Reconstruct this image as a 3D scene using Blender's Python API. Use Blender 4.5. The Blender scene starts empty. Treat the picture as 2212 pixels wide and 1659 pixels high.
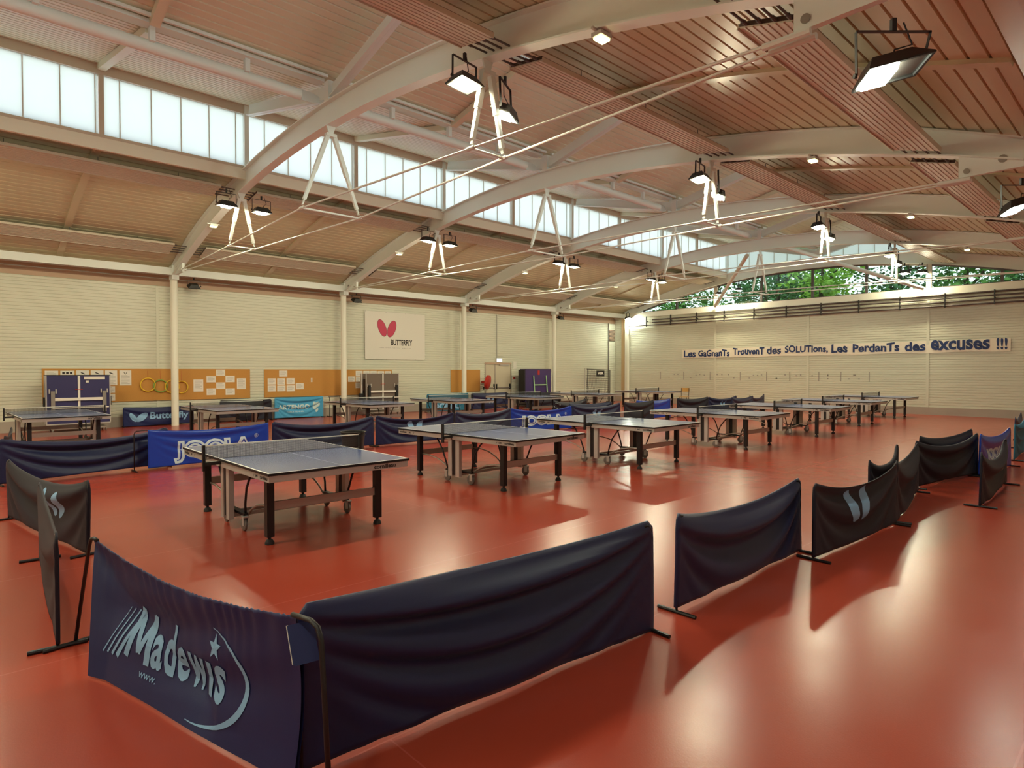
import bpy, bmesh, math, random
from mathutils import Vector, Matrix
random.seed(7)
S = bpy.context.scene
COL = S.collection
# ------------------------------------------------------------------ camera, sky, exposure
cam = bpy.data.cameras.new('camera'); cam_o = bpy.data.objects.new('camera', cam); COL.objects.link(cam_o)
YAW, PITCH = 0.823911, -0.020762
cam.sensor_width = 36.0; cam.lens = 1330.74/2212*36; cam.clip_start = .05; cam.clip_end = 300
_f = Vector((math.cos(YAW)*math.cos(PITCH), math.sin(YAW)*math.cos(PITCH), math.sin(PITCH)))
_r = Vector((math.sin(YAW), -math.cos(YAW), 0)); _u = _r.cross(_f)
cam_o.matrix_world = Matrix(((_r.x,_u.x,-_f.x,0),(_r.y,_u.y,-_f.y,0),(_r.z,_u.z,-_f.z,1.7035),(0,0,0,1)))
S.camera = cam_o
S.view_settings.view_transform = 'Standard'; S.view_settings.look = 'None'
S.view_settings.gamma = 1; S.view_settings.use_curve_mapping = False
S.view_settings.exposure = 0.22
W = bpy.data.worlds.new('sky'); S.world = W; W.use_nodes = True
_bg = W.node_tree.nodes['Background']; _bg.inputs[0].default_value = (.86, .95, 1, 1); _bg.inputs[1].default_value = 1.75
LAMP_E = 500.0
SUNK = None
# ------------------------------------------------------------------ materials
MATS = {}
def mat(name, col, rough=.5, metal=0, spec=.5, bump=None, vary=None, emis=None, coat=0, sheen=0):
    m = bpy.data.materials.new(name); m.use_nodes = True; nt = m.node_tree; b = nt.nodes['Principled BSDF']
    b.inputs['Base Color'].default_value = (*col, 1); b.inputs['Roughness'].default_value = rough
    b.inputs['Metallic'].default_value = metal; b.inputs['Specular IOR Level'].default_value = spec
    b.inputs['Coat Weight'].default_value = coat
    if sheen: b.inputs['Sheen Weight'].default_value = sheen
    if emis: b.inputs['Emission Color'].default_value = (*emis[0], 1); b.inputs['Emission Strength'].default_value = emis[1]
    if vary or bump:
        tc = nt.nodes.new('ShaderNodeTexCoord')
    if vary:
        n = nt.nodes.new('ShaderNodeTexNoise'); n.inputs['Scale'].default_value = vary[0]; n.inputs['Detail'].default_value = 4
        nt.links.new(tc.outputs['Object'], n.inputs['Vector'])
        mx = nt.nodes.new('ShaderNodeMix'); mx.data_type = 'RGBA'
        k = vary[1]
        mx.inputs[6].default_value = (*[c*(1-k) for c in col], 1); mx.inputs[7].default_value = (*[min(1, c*(1+k)) for c in col], 1)
        nt.links.new(n.outputs['Fac'], mx.inputs[0]); nt.links.new(mx.outputs[2], b.inputs['Base Color'])
    if bump:
        n2 = nt.nodes.new('ShaderNodeTexNoise'); n2.inputs['Scale'].default_value = bump[0]; n2.inputs['Detail'].default_value = 3
        nt.links.new(tc.outputs['Object'], n2.inputs['Vector'])
        bp = nt.nodes.new('ShaderNodeBump'); bp.inputs['Strength'].default_value = bump[1]; bp.inputs['Distance'].default_value = bump[2] if len(bump) > 2 else .01
        nt.links.new(n2.outputs['Fac'], bp.inputs['Height']); nt.links.new(bp.outputs['Normal'], b.inputs['Normal'])
    MATS[name] = m; return m
mat('siding', (.68,.69,.57), .36, spec=.5, vary=(.35,.05))
mat('siding_lining', (.52,.36,.25), .5)
mat('corner_tan', (.62,.45,.26), .6)
mat('plinth', (.42,.38,.32), .8, vary=(3,.08))
mat('deck', (.62,.55,.365), .33, spec=.55, vary=(.5,.06))
mat('deck_light', (.74,.74,.56), .4, spec=.5, vary=(.5,.05))
mat('steel_white', (.80,.86,.82), .42, vary=(1.2,.03))
mat('steel_cream', (.86,.87,.76), .45)
mat('heater', (.62,.56,.46), .45)
mat('heater_back', (.08,.055,.04), .8)
mat('pipe_dark', (.10,.085,.08), .5)
mat('pipe_grey', (.32,.30,.27), .4, metal=.5)
mat('black', (.008,.008,.009), .42)
mat('black_matte', (.012,.012,.013), .8)
mat('rubber', (.02,.019,.018), .7)
mat('alu', (.42,.37,.32), .38, metal=.55)
mat('alu_light', (.55,.53,.50), .38, metal=.35)
mat('caster', (.20,.18,.16), .5)
mat('top_blue', (.11,.16,.36), .2, spec=.95, vary=(14,.05))
mat('top_grey', (.17,.15,.15), .3, spec=.5)
mat('white_line', (.82,.80,.74), .4)
mat('net_tape', (.82,.80,.70), .7)
mat('navy', (.008,.013,.062), .47, spec=.42, bump=(260,.12,.002), sheen=.05)
mat('navy_black', (.013,.013,.026), .6, spec=.3, bump=(260,.12,.002), sheen=.03)
mat('banner_navy', (.012,.020,.095), .5, spec=.35, bump=(200,.15,.002))
mat('blue_vinyl', (.008,.05,.42), .3, spec=.5)
mat('teal_cloth', (.015,.16,.27), .6)
mat('sky_cloth', (.055,.34,.62), .6, bump=(30,.3,.01))
mat('logo_light', (.24,.46,.72), .6)
mat('logo_teal', (.45,.72,.74), .6)
mat('logo_pale', (.52,.66,.66), .6)
mat('logo_white', (.62,.74,.82), .5)
mat('cork', (.56,.275,.065), .85, vary=(60,.14))
mat('paper', (.80,.77,.70), .8)
mat('ink_grey', (.36,.34,.31), .9)
mat('ink', (.03,.025,.025), .8)
mat('vinyl_white', (.78,.76,.68), .45)
mat('magenta', (.58,.035,.10), .5)
mat('magenta_edge', (.25,.02,.05), .5)
mat('slogan_paper', (.90,.84,.70), .8, vary=(9,.06))
mat('slogan_ink', (.012,.035,.14), .6, vary=(14,.5))
mat('door', (.62,.56,.42), .5)
mat('red', (.48,.03,.02), .4)
mat('hoop_yellow', (.80,.52,.03), .4)
mat('hoop_green', (.22,.36,.06), .4)
mat('lime', (.42,.72,.38), .45)
mat('wood', (.62,.36,.10), .5, vary=(6,.15))
mat('fold_blue', (.030,.028,.115), .45)
mat('fold_purple', (.055,.030,.14), .45)
mat('fold_grey', (.16,.125,.10), .55)
mat('vent_dark', (.03,.025,.02), .6)
mat('bark', (.06,.045,.03), .9)
mat('leaf', (.12,.32,.06), .6, vary=(.8,.5))
mat('leaf_dark', (.075,.22,.07), .6, vary=(.8,.5))
mat('leaf_bright', (.32,.58,.07), .6, vary=(.8,.4))
mat('grass', (.08,.16,.03), .9)
mat('exit_lit', (.75,.8,.8), .5, emis=((.85,.93,1), 1.6))
mat('lens', (.9,.9,.8), .3, emis=((1,.91,.60), LAMP_E))
mat('lens_green', (.9,.9,.8), .3, emis=((.93,1,.80), LAMP_E*.9))
mat('lens_side', (.9,.9,.8), .3, emis=((.93,1,.80), LAMP_E*.35))
mat('reflector', (.5,.42,.3), .35, metal=.6)
mat('fill_tube_lit', (.9,.9,.9), .3, emis=((.95,.97,1), 26))  # glow of the added fill lights in the annex
mat('lens_small', (.8,.75,.3), .3, emis=((.95,1,.45), 3.5))
mat('lamp_body', (.035,.034,.032), .45, metal=.4)
mat('lamp_off', (.05,.045,.04), .25)
# floor: red sports vinyl with welded seams
def floor_mat():
    m = bpy.data.materials.new('red_vinyl'); m.use_nodes = True; nt = m.node_tree; b = nt.nodes['Principled BSDF']; L = nt.links
    tc = nt.nodes.new('ShaderNodeTexCoord')
    n = nt.nodes.new('ShaderNodeTexNoise'); n.inputs['Scale'].default_value = .6; n.inputs['Detail'].default_value = 5
    L.new(tc.outputs['Object'], n.inputs['Vector'])
    mx = nt.nodes.new('ShaderNodeMix'); mx.data_type = 'RGBA'
    mx.inputs[6].default_value = (.36,.050,.026,1); mx.inputs[7].default_value = (.43,.064,.034,1)
    L.new(n.outputs['Fac'], mx.inputs[0])
    sx = nt.nodes.new('ShaderNodeSeparateXYZ'); L.new(tc.outputs['Object'], sx.inputs[0])
    def seam(out, off, per, w):
        a = nt.nodes.new('ShaderNodeMath'); a.operation = 'SUBTRACT'; L.new(out, a.inputs[0]); a.inputs[1].default_value = off
        p = nt.nodes.new('ShaderNodeMath'); p.operation = 'PINGPONG'; L.new(a.outputs[0], p.inputs[0]); p.inputs[1].default_value = per/2
        c = nt.nodes.new('ShaderNodeMath'); c.operation = 'LESS_THAN'; L.new(p.outputs[0], c.inputs[0]); c.inputs[1].default_value = w
        return c.outputs[0]
    s1 = seam(sx.outputs[1], 4.45, 2.0, .005)
    # butt joints, staggered row by row
    fl = nt.nodes.new('ShaderNodeMath'); fl.operation = 'MULTIPLY_ADD'; L.new(sx.outputs[1], fl.inputs[0]); fl.inputs[1].default_value = .5; fl.inputs[2].default_value = -2.225
    fr = nt.nodes.new('ShaderNodeMath'); fr.operation = 'FLOOR'; L.new(fl.outputs[0], fr.inputs[0])
    sh = nt.nodes.new('ShaderNodeMath'); sh.operation = 'MULTIPLY_ADD'; L.new(fr.outputs[0], sh.inputs[0]); sh.inputs[1].default_value = 4.7; L.new(sx.outputs[0], sh.inputs[2])
    s2 = seam(sh.outputs[0], 9.1, 17.0, .004)
    mm = nt.nodes.new('ShaderNodeMath'); mm.operation = 'MAXIMUM'; L.new(s1, mm.inputs[0]); L.new(s2, mm.inputs[1])
    m2 = nt.nodes.new('ShaderNodeMix'); m2.data_type = 'RGBA'; L.new(mm.outputs[0], m2.inputs[0]); L.new(mx.outputs[2], m2.inputs[6]); m2.inputs[7].default_value = (.47,.085,.055,1)
    L.new(m2.outputs[2], b.inputs['Base Color'])
    b.inputs['Specular IOR Level'].default_value = .36
    n3 = nt.nodes.new('ShaderNodeTexNoise'); n3.inputs['Scale'].default_value = 3; n3.inputs['Detail'].default_value = 6; L.new(tc.outputs['Object'], n3.inputs['Vector'])
    mr = nt.nodes.new('ShaderNodeMapRange'); mr.inputs[3].default_value = .20; mr.inputs[4].default_value = .29; L.new(n3.outputs['Fac'], mr.inputs[0]); L.new(mr.outputs[0], b.inputs['Roughness'])
    n2 = nt.nodes.new('ShaderNodeTexNoise'); n2.inputs['Scale'].default_value = 90; n2.inputs['Detail'].default_value = 2; L.new(tc.outputs['Object'], n2.inputs['Vector'])
    bp = nt.nodes.new('ShaderNodeBump'); bp.inputs['Strength'].default_value = .13; bp.inputs['Distance'].default_value = .003
    L.new(n2.outputs['Fac'], bp.inputs['Height']); L.new(bp.outputs['Normal'], b.inputs['Normal'])
    MATS['floor'] = m
floor_mat()
def trans_mat(name, col, tr):       # light-passing panel
    m = bpy.data.materials.new(name); m.use_nodes = True; nt = m.node_tree; L = nt.links
    for n in list(nt.nodes):
        if n.type == 'BSDF_PRINCIPLED': nt.nodes.remove(n)
    out = nt.nodes['Material Output']
    t = nt.nodes.new('ShaderNodeBsdfTranslucent'); t.inputs[0].default_value = (*col, 1)
    d = nt.nodes.new('ShaderNodeBsdfDiffuse'); d.inputs[0].default_value = (*col, 1)
    mx = nt.nodes.new('ShaderNodeMixShader'); mx.inputs[0].default_value = tr
    L.new(d.outputs[0], mx.inputs[1]); L.new(t.outputs[0], mx.inputs[2]); L.new(mx.outputs[0], out.inputs[0]); MATS[name] = m
trans_mat('panel_glass', (.93,.98,.98), .84)
def net_mat(name, col, per, thick):  # woven net: real openings on a grid
    m = bpy.data.materials.new(name); m.use_nodes = True; nt = m.node_tree; L = nt.links
    b = nt.nodes['Principled BSDF']; b.inputs['Base Color'].default_value = (*col, 1); b.inputs['Roughness'].default_value = .8
    out = nt.nodes['Material Output']; tc = nt.nodes.new('ShaderNodeTexCoord'); sx = nt.nodes.new('ShaderNodeSeparateXYZ'); L.new(tc.outputs['UV'], sx.inputs[0])
    res = []
    for k in (0, 1):
        p = nt.nodes.new('ShaderNodeMath'); p.operation = 'PINGPONG'; L.new(sx.outputs[k], p.inputs[0]); p.inputs[1].default_value = per/2
        c = nt.nodes.new('ShaderNodeMath'); c.operation = 'LESS_THAN'; L.new(p.outputs[0], c.inputs[0]); c.inputs[1].default_value = thick/2; res.append(c)
    mm = nt.nodes.new('ShaderNodeMath'); mm.operation = 'MAXIMUM'; L.new(res[0].outputs[0], mm.inputs[0]); L.new(res[1].outputs[0], mm.inputs[1])
    t = nt.nodes.new('ShaderNodeBsdfTransparent'); mx = nt.nodes.new('ShaderNodeMixShader')
    L.new(mm.outputs[0], mx.inputs[0]); L.new(t.outputs[0], mx.inputs[1]); L.new(b.outputs[0], mx.inputs[2]); L.new(mx.outputs[0], out.inputs[0]); MATS[name] = m
net_mat('net', (.05,.05,.05), .0125, .0036)
net_mat('goal_net', (.06,.05,.045), .1, .014)
def glass_mat():
    m = bpy.data.materials.new('clear_glass'); m.use_nodes = True; nt = m.node_tree; L = nt.links
    for n in list(nt.nodes):
        if n.type == 'BSDF_PRINCIPLED': nt.nodes.remove(n)
    out = nt.nodes['Material Output']; t = nt.nodes.new('ShaderNodeBsdfTransparent'); t.inputs[0].default_value = (.84,.92,.88,1)
    g = nt.nodes.new('ShaderNodeBsdfGlossy'); g.inputs['Roughness'].default_value = .02
    f = nt.nodes.new('ShaderNodeFresnel'); f.inputs[0].default_value = 1.45; mx = nt.nodes.new('ShaderNodeMixShader')
    L.new(f.outputs[0], mx.inputs[0]); L.new(t.outputs[0], mx.inputs[1]); L.new(g.outputs[0], mx.inputs[2]); L.new(mx.outputs[0], out.inputs[0]); MATS['clear_glass'] = m
glass_mat()
# ------------------------------------------------------------------ mesh helpers
class MB:
    def __init__(s): s.v = []; s.f = []; s.uv = None
    def add(s, vs, fs):
        n = len(s.v); s.v += [tuple(v) for v in vs]; s.f += [tuple(i+n for i in f) for f in fs]; return s
    def box(s, x0, x1, y0, y1, z0, z1, M=None):
        vs = [Vector(p) for p in ((x0,y0,z0),(x1,y0,z0),(x1,y1,z0),(x0,y1,z0),(x0,y0,z1),(x1,y0,z1),(x1,y1,z1),(x0,y1,z1))]
        if M is not None: vs = [M @ v for v in vs]
        return s.add(vs, [(0,3,2,1),(4,5,6,7),(0,1,5,4),(1,2,6,5),(2,3,7,6),(3,0,4,7)])
    def beam(s, a, b, w, h, up=(0,0,1)):      # rectangular bar a->b, w across, h along up
        a, b = Vector(a), Vector(b); d = (b-a).normalized(); sd = d.cross(Vector(up))
        if sd.length < 1e-4: sd = d.cross(Vector((1,0,0)))
        sd.normalize(); u = sd.cross(d).normalized(); sd *= w/2; u *= h/2
        return s.add([a-sd-u, a+sd-u, a+sd+u, a-sd+u, b-sd-u, b+sd-u, b+sd+u, b-sd+u], [(0,3,2,1),(4,5,6,7),(0,1,5,4),(1,2,6,5),(2,3,7,6),(3,0,4,7)])
    def tube(s, pts, r, n=10, caps=True):
        pts = [Vector(p) for p in pts]; m = len(pts); rs = r if isinstance(r, (list, tuple)) else [r]*m
        prev = None; base = len(s.v)
        for i, p in enumerate(pts):
            d = (pts[min(i+1, m-1)]-pts[max(i-1, 0)]).normalized()
            if prev is None:
                prev = d.orthogonal().normalized()
            else:
                prev = (prev - d*prev.dot(d)).normalized()
            q = d.cross(prev)
            for k in range(n):
                a = 2*math.pi*k/n; s.v.append(tuple(p+(prev*math.cos(a)+q*math.sin(a))*rs[i]))
        for i in range(m-1):
            for k in range(n):
                a = base+i*n+k; b = base+i*n+(k+1) % n; s.f.append((a, b, b+n, a+n))
        if caps:
            s.f.append(tuple(base+k for k in reversed(range(n)))); s.f.append(tuple(base+(m-1)*n+k for k in range(n)))
        return s
    def lathe(s, prof, n=20, c=(0,0,0), axis='z'):
        base = len(s.v); c = Vector(c)
        for r, h in prof:
            for k in range(n):
                a = 2*math.pi*k/n; p = (r*math.cos(a), r*math.sin(a), h)
                if axis == 'x': p = (p[2], p[0], p[1])
                if axis == 'y': p = (p[0], p[2], p[1])
                s.v.append(tuple(c+Vector(p)))
        for i in range(len(prof)-1):
            for k in range(n):
                a = base+i*n+k; b = base+i*n+(k+1) % n; s.f.append((a, b, b+n, a+n))
        return s
    def grid(s, fn, nu, nv, flip=False):
        base = len(s.v)
        for j in range(nv+1):
            for i in range(nu+1): s.v.append(tuple(fn(i/nu, j/nv)))
        for j in range(nv):
            for i in range(nu):
                a = base+j*(nu+1)+i; q = (a, a+1, a+nu+2, a+nu+1); s.f.append(q[::-1] if flip else q)
        return s
    def prism(s, poly, fn0, fn1):              # closed polygon swept between two placements
        n = len(poly); a = [fn0(*p) for p in poly]; b = [fn1(*p) for p in poly]
        return s.add(a+b, [tuple(reversed(range(n))), tuple(range(n, 2*n))]+[(i, (i+1) % n, n+(i+1) % n, n+i) for i in range(n)])
    def build(s, name, m, parent=None, smooth=False, uv=None):
        me = bpy.data.meshes.new(name); me.from_pydata(s.v, [], s.f); me.update()
        if uv:
            ul = me.uv_layers.new(name='uv')
            for lp in me.loops: ul.data[lp.index].uv = uv(me.vertices[lp.vertex_index].co)
        if smooth:
            for p in me.polygons: p.use_smooth = True
            if smooth != 'all':
                me.set_sharp_from_angle(angle=math.radians(40))
        o = bpy.data.objects.new(name, me); me.materials.append(MATS[m]); COL.objects.link(o)
        if parent: o.parent = parent
        return o
def thing(name, loc=(0,0,0), rz=0, label=None, cat=None, group=None):
    o = bpy.data.objects.new(name, None); o.empty_display_size = .1; COL.objects.link(o); o.location = loc; o.rotation_euler = (0,0,rz)
    tag(o, label, cat, group); return o
def tag(o, label=None, cat=None, group=None, kind=None):
    if label: o['label'] = label
    if cat: o['category'] = cat
    if group: o['group'] = group
    if kind: o['kind'] = kind
    return o
def dup(root, loc, rz=None, label=None, group=None):
    r = root.copy(); COL.objects.link(r); r.location = loc
    if rz is not None: r.rotation_euler = (0,0,rz)
    if label: r['label'] = label
    if group: r['group'] = group
    for ch in KIDS(root):
        c2 = ch.copy(); COL.objects.link(c2); c2.parent = r
        for g in KIDS(ch):
            d = g.copy(); COL.objects.link(d); d.parent = c2
    return r
def KIDS(o): return [c for c in COL.objects if c.parent == o]
# ------------------------------------------------------------------ lettering (built-in font turned into meshes)
TX = {}
def tex(body, bold=0.0, shear=0.0, res=3):
    key = (body, bold, shear)
    if key in TX: return TX[key]
    cu = bpy.data.curves.new('t', 'FONT'); cu.body = body; cu.size = 1; cu.offset = bold; cu.shear = shear; cu.resolution_u = res
    o = bpy.data.objects.new('t', cu); tmp = bpy.data.scenes.new('t') if False else None
    COL.objects.link(o); dg = bpy.context.evaluated_depsgraph_get(); dg.update()
    me = bpy.data.meshes.new_from_object(o.evaluated_get(dg))
    vs = [(v.co.x, v.co.y) for v in me.vertices]; fs = [tuple(p.vertices) for p in me.polygons]
    bpy.data.objects.remove(o); bpy.data.curves.remove(cu); bpy.data.meshes.remove(me)
    x0 = min(v[0] for v in vs); x1 = max(v[0] for v in vs); y0 = min(v[1] for v in vs); y1 = max(v[1] for v in vs)
    vs = [((v[0]-x0)/(x1-x0), (v[1]-y0)/(y1-y0)) for v in vs]
    TX[key] = (vs, fs, (x1-x0)/(y1-y0)); return TX[key]
def put_text(mb, key, fn, cut=0):
    """fn maps (u,v) in 0..1 of the word's box to a point"""
    vs, fs, _ = key
    if cut:
        bm = bmesh.new(); bv = [bm.verts.new((x, y, 0)) for x, y in vs]
        for f in fs:
            try: bm.faces.new([bv[i] for i in f])
            except ValueError: pass
        for _i in range(cut):
            bmesh.ops.triangulate(bm, faces=bm.faces[:]); 
            es = [e for e in bm.edges if e.calc_length() > .06]
            if es: bmesh.ops.subdivide_edges(bm, edges=es, cuts=1)
        bmesh.ops.triangulate(bm, faces=bm.faces[:])
        bm.verts.index_update(); vs = [(v.co.x, v.co.y) for v in bm.verts]; fs = [tuple(v.index for v in f.verts) for f in bm.faces]; bm.free()
    mb.add([fn(x, y) for x, y in vs], fs); return mb
def petal(mb, cu, cv, a, b, ang, fn, rings=5, n=28):   # filled ellipse in (u,v) metres
    base = len(mb.v); ca, sa = math.cos(ang), math.sin(ang)
    mb.v.append(tuple(fn(cu, cv)))
    for r in range(1, rings+1):
        for k in range(n):
            t = 2*math.pi*k/n; x = a*r/rings*math.cos(t); y = b*r/rings*math.sin(t); mb.v.append(tuple(fn(cu+x*ca-y*sa, cv+x*sa+y*ca)))
    for k in range(n): mb.f.append((base, base+1+k, base+1+(k+1) % n))
    for r in range(rings-1):
        for k in range(n):
            a0 = base+1+r*n+k; a1 = base+1+r*n+(k+1) % n; mb.f.append((a0, a0+n, a1+n, a1))
def stroke(mb, pts, w, fn):
    """flat line of width w (number or list) through (u,v) points"""
    n = len(pts); ws = w if isinstance(w, (list, tuple)) else [w]*n; L = []
    for i, p in enumerate(pts):
        a = Vector(pts[max(i-1, 0)]); b = Vector(pts[min(i+1, n-1)]); d = (b-a).normalized(); nrm = Vector((-d.y, d.x))*ws[i]/2; q = Vector(p)
        L.append((fn(*(q-nrm)), fn(*(q+nrm))))
    base = len(mb.v)
    for a, b in L: mb.v += [tuple(a), tuple(b)]
    for i in range(n-1): mb.f.append((base+2*i, base+2*i+2, base+2*i+3, base+2*i+1))
# ------------------------------------------------------------------ the hall: constants
X0, BAY, XE = 5.363, 5.767, 28.33
def AX(k): return X0+BAY*k
YC, AA, DEP = 11.4, .01647, .45
def zb(y): return 6.25-AA*(y-YC)**2
def dep(y):
    e = min(y-1.5, 21.3-y); return DEP-(.13*max(0, 1.6-e)/1.6)
def zt(y): return zb(y)+dep(y)
YL, YW = 21.9, 15.1            # left wall, left clerestory
YR = 6.7                       # mirrored clerestory
# ------------------------------------------------------------------ floor, walls
o = MB().box(-7.5, XE+.4, -4.3, YL+.4, -.12, 0).build('floor', 'floor'); tag(o, kind='structure')
def siding(name, axis, c, a0, a1, z0, z1, sgn, holes=()):
    """horizontal ribbed steel siding; axis 'y': plane y=c running along x"""
    mb = MB(); per = .098; prof = []; z = z0; k = 0
    while z < z1:
        for dz, d in ((0,0),(.064,0),(.072,.016),(.090,.016),(.098,0)):
            if z+dz <= z1: prof.append((z+dz, d))
        z += per
    prof.append((z1, 0))
    segs = [(a0, a1)]
    for h0, h1, _ in holes:
        segs = [s for sg in segs for s in ((sg[0], min(sg[1], h0)), (max(sg[0], h1), sg[1])) if s[1]-s[0] > .01]
    for s0, s1 in segs:
        for i in range(len(prof)-1):
            (za, da), (zc, dc) = prof[i], prof[i+1]
            if zc-za < 1e-5: continue
            P = lambda a, z_, d: (a, c+sgn*d, z_) if axis == 'y' else (c+sgn*d, a, z_)
            mb.add([P(s0, za, da), P(s1, za, da), P(s1, zc, dc), P(s0, zc, dc)], [(0,1,2,3)])
    for h0, h1, hz in holes:      # siding over the door
        za = hz
        P = lambda a, z_: (a, c, z_) if axis == 'y' else (c, a, z_)
        q = [(z_, d) for z_, d in prof if z_ > hz]; q = [(hz, 0)]+q
        for i in range(len(q)-1):
            (za, da), (zc, dc) = q[i], q[i+1]
            P = lambda a, z_, d: (a, c+sgn*d, z_)
            mb.add([P(h0, za, da), P(h1, za, da), P(h1, zc, dc), P(h0, zc, dc)], [(0,1,2,3)])
    return mb.build(name, 'siding')
wl = siding('wall_left', 'y', YL, -7.3, XE, .30, 4.40, 1, holes=((18.54, 20.21, 2.10),)); tag(wl, kind='structure')
MB().box(-7.3, 18.54, YL-.03, YL+.3, 0, .31).box(20.21, XE, YL-.03, YL+.3, 0, .31).build('plinth', 'plinth', wl)
MB().box(-7.3, XE+.3, YL+.03, YL+.12, 4.38, 5.35).build('upper_lining', 'siding_lining', wl)
MB().box(-7.3, XE+.3, YL+.29, YL+.35, 0, 5.3).build('outer_skin', 'siding_lining', wl)
mb = MB()
for x in (-.4, 5.02, 13.55-2.2, 17.1, 22.9): mb.box(x-.04, x+.04, YL-.012, YL+.02, .3, 4.38)
mb.build('cover_strip', 'siding', wl)
we = siding('wall_end', 'x', XE, -4.2, YL, .30, 4.66, 1); tag(we, kind='structure')
MB().box(XE-.03, XE+.3, -4.2, YL, 0, .30).build('plinth', 'plinth', we)
mb = MB()
for y in (15.69, 11.2, 6.65, 2.2): mb.box(XE-.02, XE+.02, y-.05, y+.05, .3, 4.66)
mb.build('cover_strip', 'siding', we)
MB().box(XE-.10, XE+.25, -4.2, YL, 4.66, 4.93).build('sill_beam', 'steel_cream', we)
MB().box(XE-.06, XE-.01, 21.18, 21.42, .0, 4.66).build('corner_lining', 'corner_tan', we)
MB().box(XE+.29, XE+.34, -4.2, YL+.3, 0, 4.9).build('outer_skin', 'siding_lining', we)
wr = MB().box(-7.5, XE+.4, -4.3, -4.2, 0, 5.4).build('wall_right', 'siding'); tag(wr, kind='structure')
wb = MB().box(-7.5, -7.4, -4.3, YL+.4, 0, 8.4).build('wall_back', 'siding'); tag(wb, kind='structure')
# ------------------------------------------------------------------ ceiling decks (ribs run along the hall)
ceil = bpy.data.objects.new('ceiling', None); COL.objects.link(ceil); tag(ceil, kind='structure')
def deck(name, m, y0, y1, zf, x0, x1, per=.19, rise=.03, groove=.034):
    n = max(1, round(abs(y1-y0)/per)); st = (y1-y0)/n; pts = []
    for i in range(n):
        a = y0+st*i; s = 1 if st > 0 else -1
        for dy, r in ((0,0),(abs(st)-groove,0),(abs(st)-groove+.012,1),(abs(st)-.012,1)): pts.append((a+s*dy, r))
    pts.append((y1, 0)); mb = MB()
    for i in range(len(pts)-1):
        (ya, ra), (yb, rb) = pts[i], pts[i+1]; za = zf(ya)+ra*rise; zc = zf(yb)+rb*rise
        mb.add([(x0, ya, za), (x1, ya, za), (x1, yb, zc), (x0, yb, zc)], [(0,1,2,3)])
    # outer skin keeps the daylight out
    N = 14
    for i in range(N):
        ya = y0+(y1-y0)*i/N; yb = y0+(y1-y0)*(i+1)/N
        mb.add([(x0, ya, zf(ya)+.14), (x1, ya, zf(ya)+.14), (x1, yb, zf(yb)+.14), (x0, yb, zf(yb)+.14)], [(0,1,2,3)])
    return mb.build(name, m, ceil)
zlow = lambda y: (zt(y) if y < 20.6 else zt(20.6)-(y-20.6)*.33)+.012
zlow_r = lambda y: (zt(y) if y > 2.4 else zt(2.4)-(2.4-y)*.31)+.012
zmon = lambda y: 7.12+.205*abs(y-10.9)
deck('lower_deck', 'deck', YW+.12, YL+.3, zlow, -7.4, XE+.3)
deck('lower_deck', 'deck', YR-.12, 1.18, zlow_r, -7.4, XE+.3)
deck('monitor_deck', 'deck_light', 10.9, YW+.35, zmon, -7.4, XE+.3, per=.16, groove=.032)
deck('monitor_deck', 'deck_light', 10.9, YR-.35, zmon, -7.4, XE+.3, per=.16, groove=.032)
zr = zlow_r(1.18)
MB().box(-7.4, XE+.3, .98, 1.19, zr-.012, zr+.1).build('eave_soffit', 'deck', ceil)
MB().box(-7.4, XE+.3, .84, .98, zr-.06, zr+.1).build('eave_trim', 'heater', ceil)
MB().box(-7.4, XE+.3, -4.3, .84, zr-.04, zr+.1).build('annex_soffit', 'siding_lining', ceil)
for k in range(-2, 5):
    xm = AX(k)-BAY/2
    for (a, b, f, dz) in ((YW+.3, YL-.2, zlow, .05), (YR-.3, 1.22, zlow_r, .05)):
        if xm < -7: continue
        mb = MB(); N = 16
        for i in range(N):
            ya = a+(b-a)*i/N; yb = a+(b-a)*(i+1)/N; mb.beam((xm, ya, f(ya)-dz/2), (xm, yb, f(yb)-dz/2), .15, dz)
        mb.build('rafter', 'deck', ceil)
    for s in (1, -1):
        mb = MB(); mb.beam((xm, 10.9+s*.12, zmon(10.9)-.06), (xm, 10.9+s*4.15, zmon(10.9+4.15)-.06), .14, .12); mb.build('rafter', 'deck_light', ceil)
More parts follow.
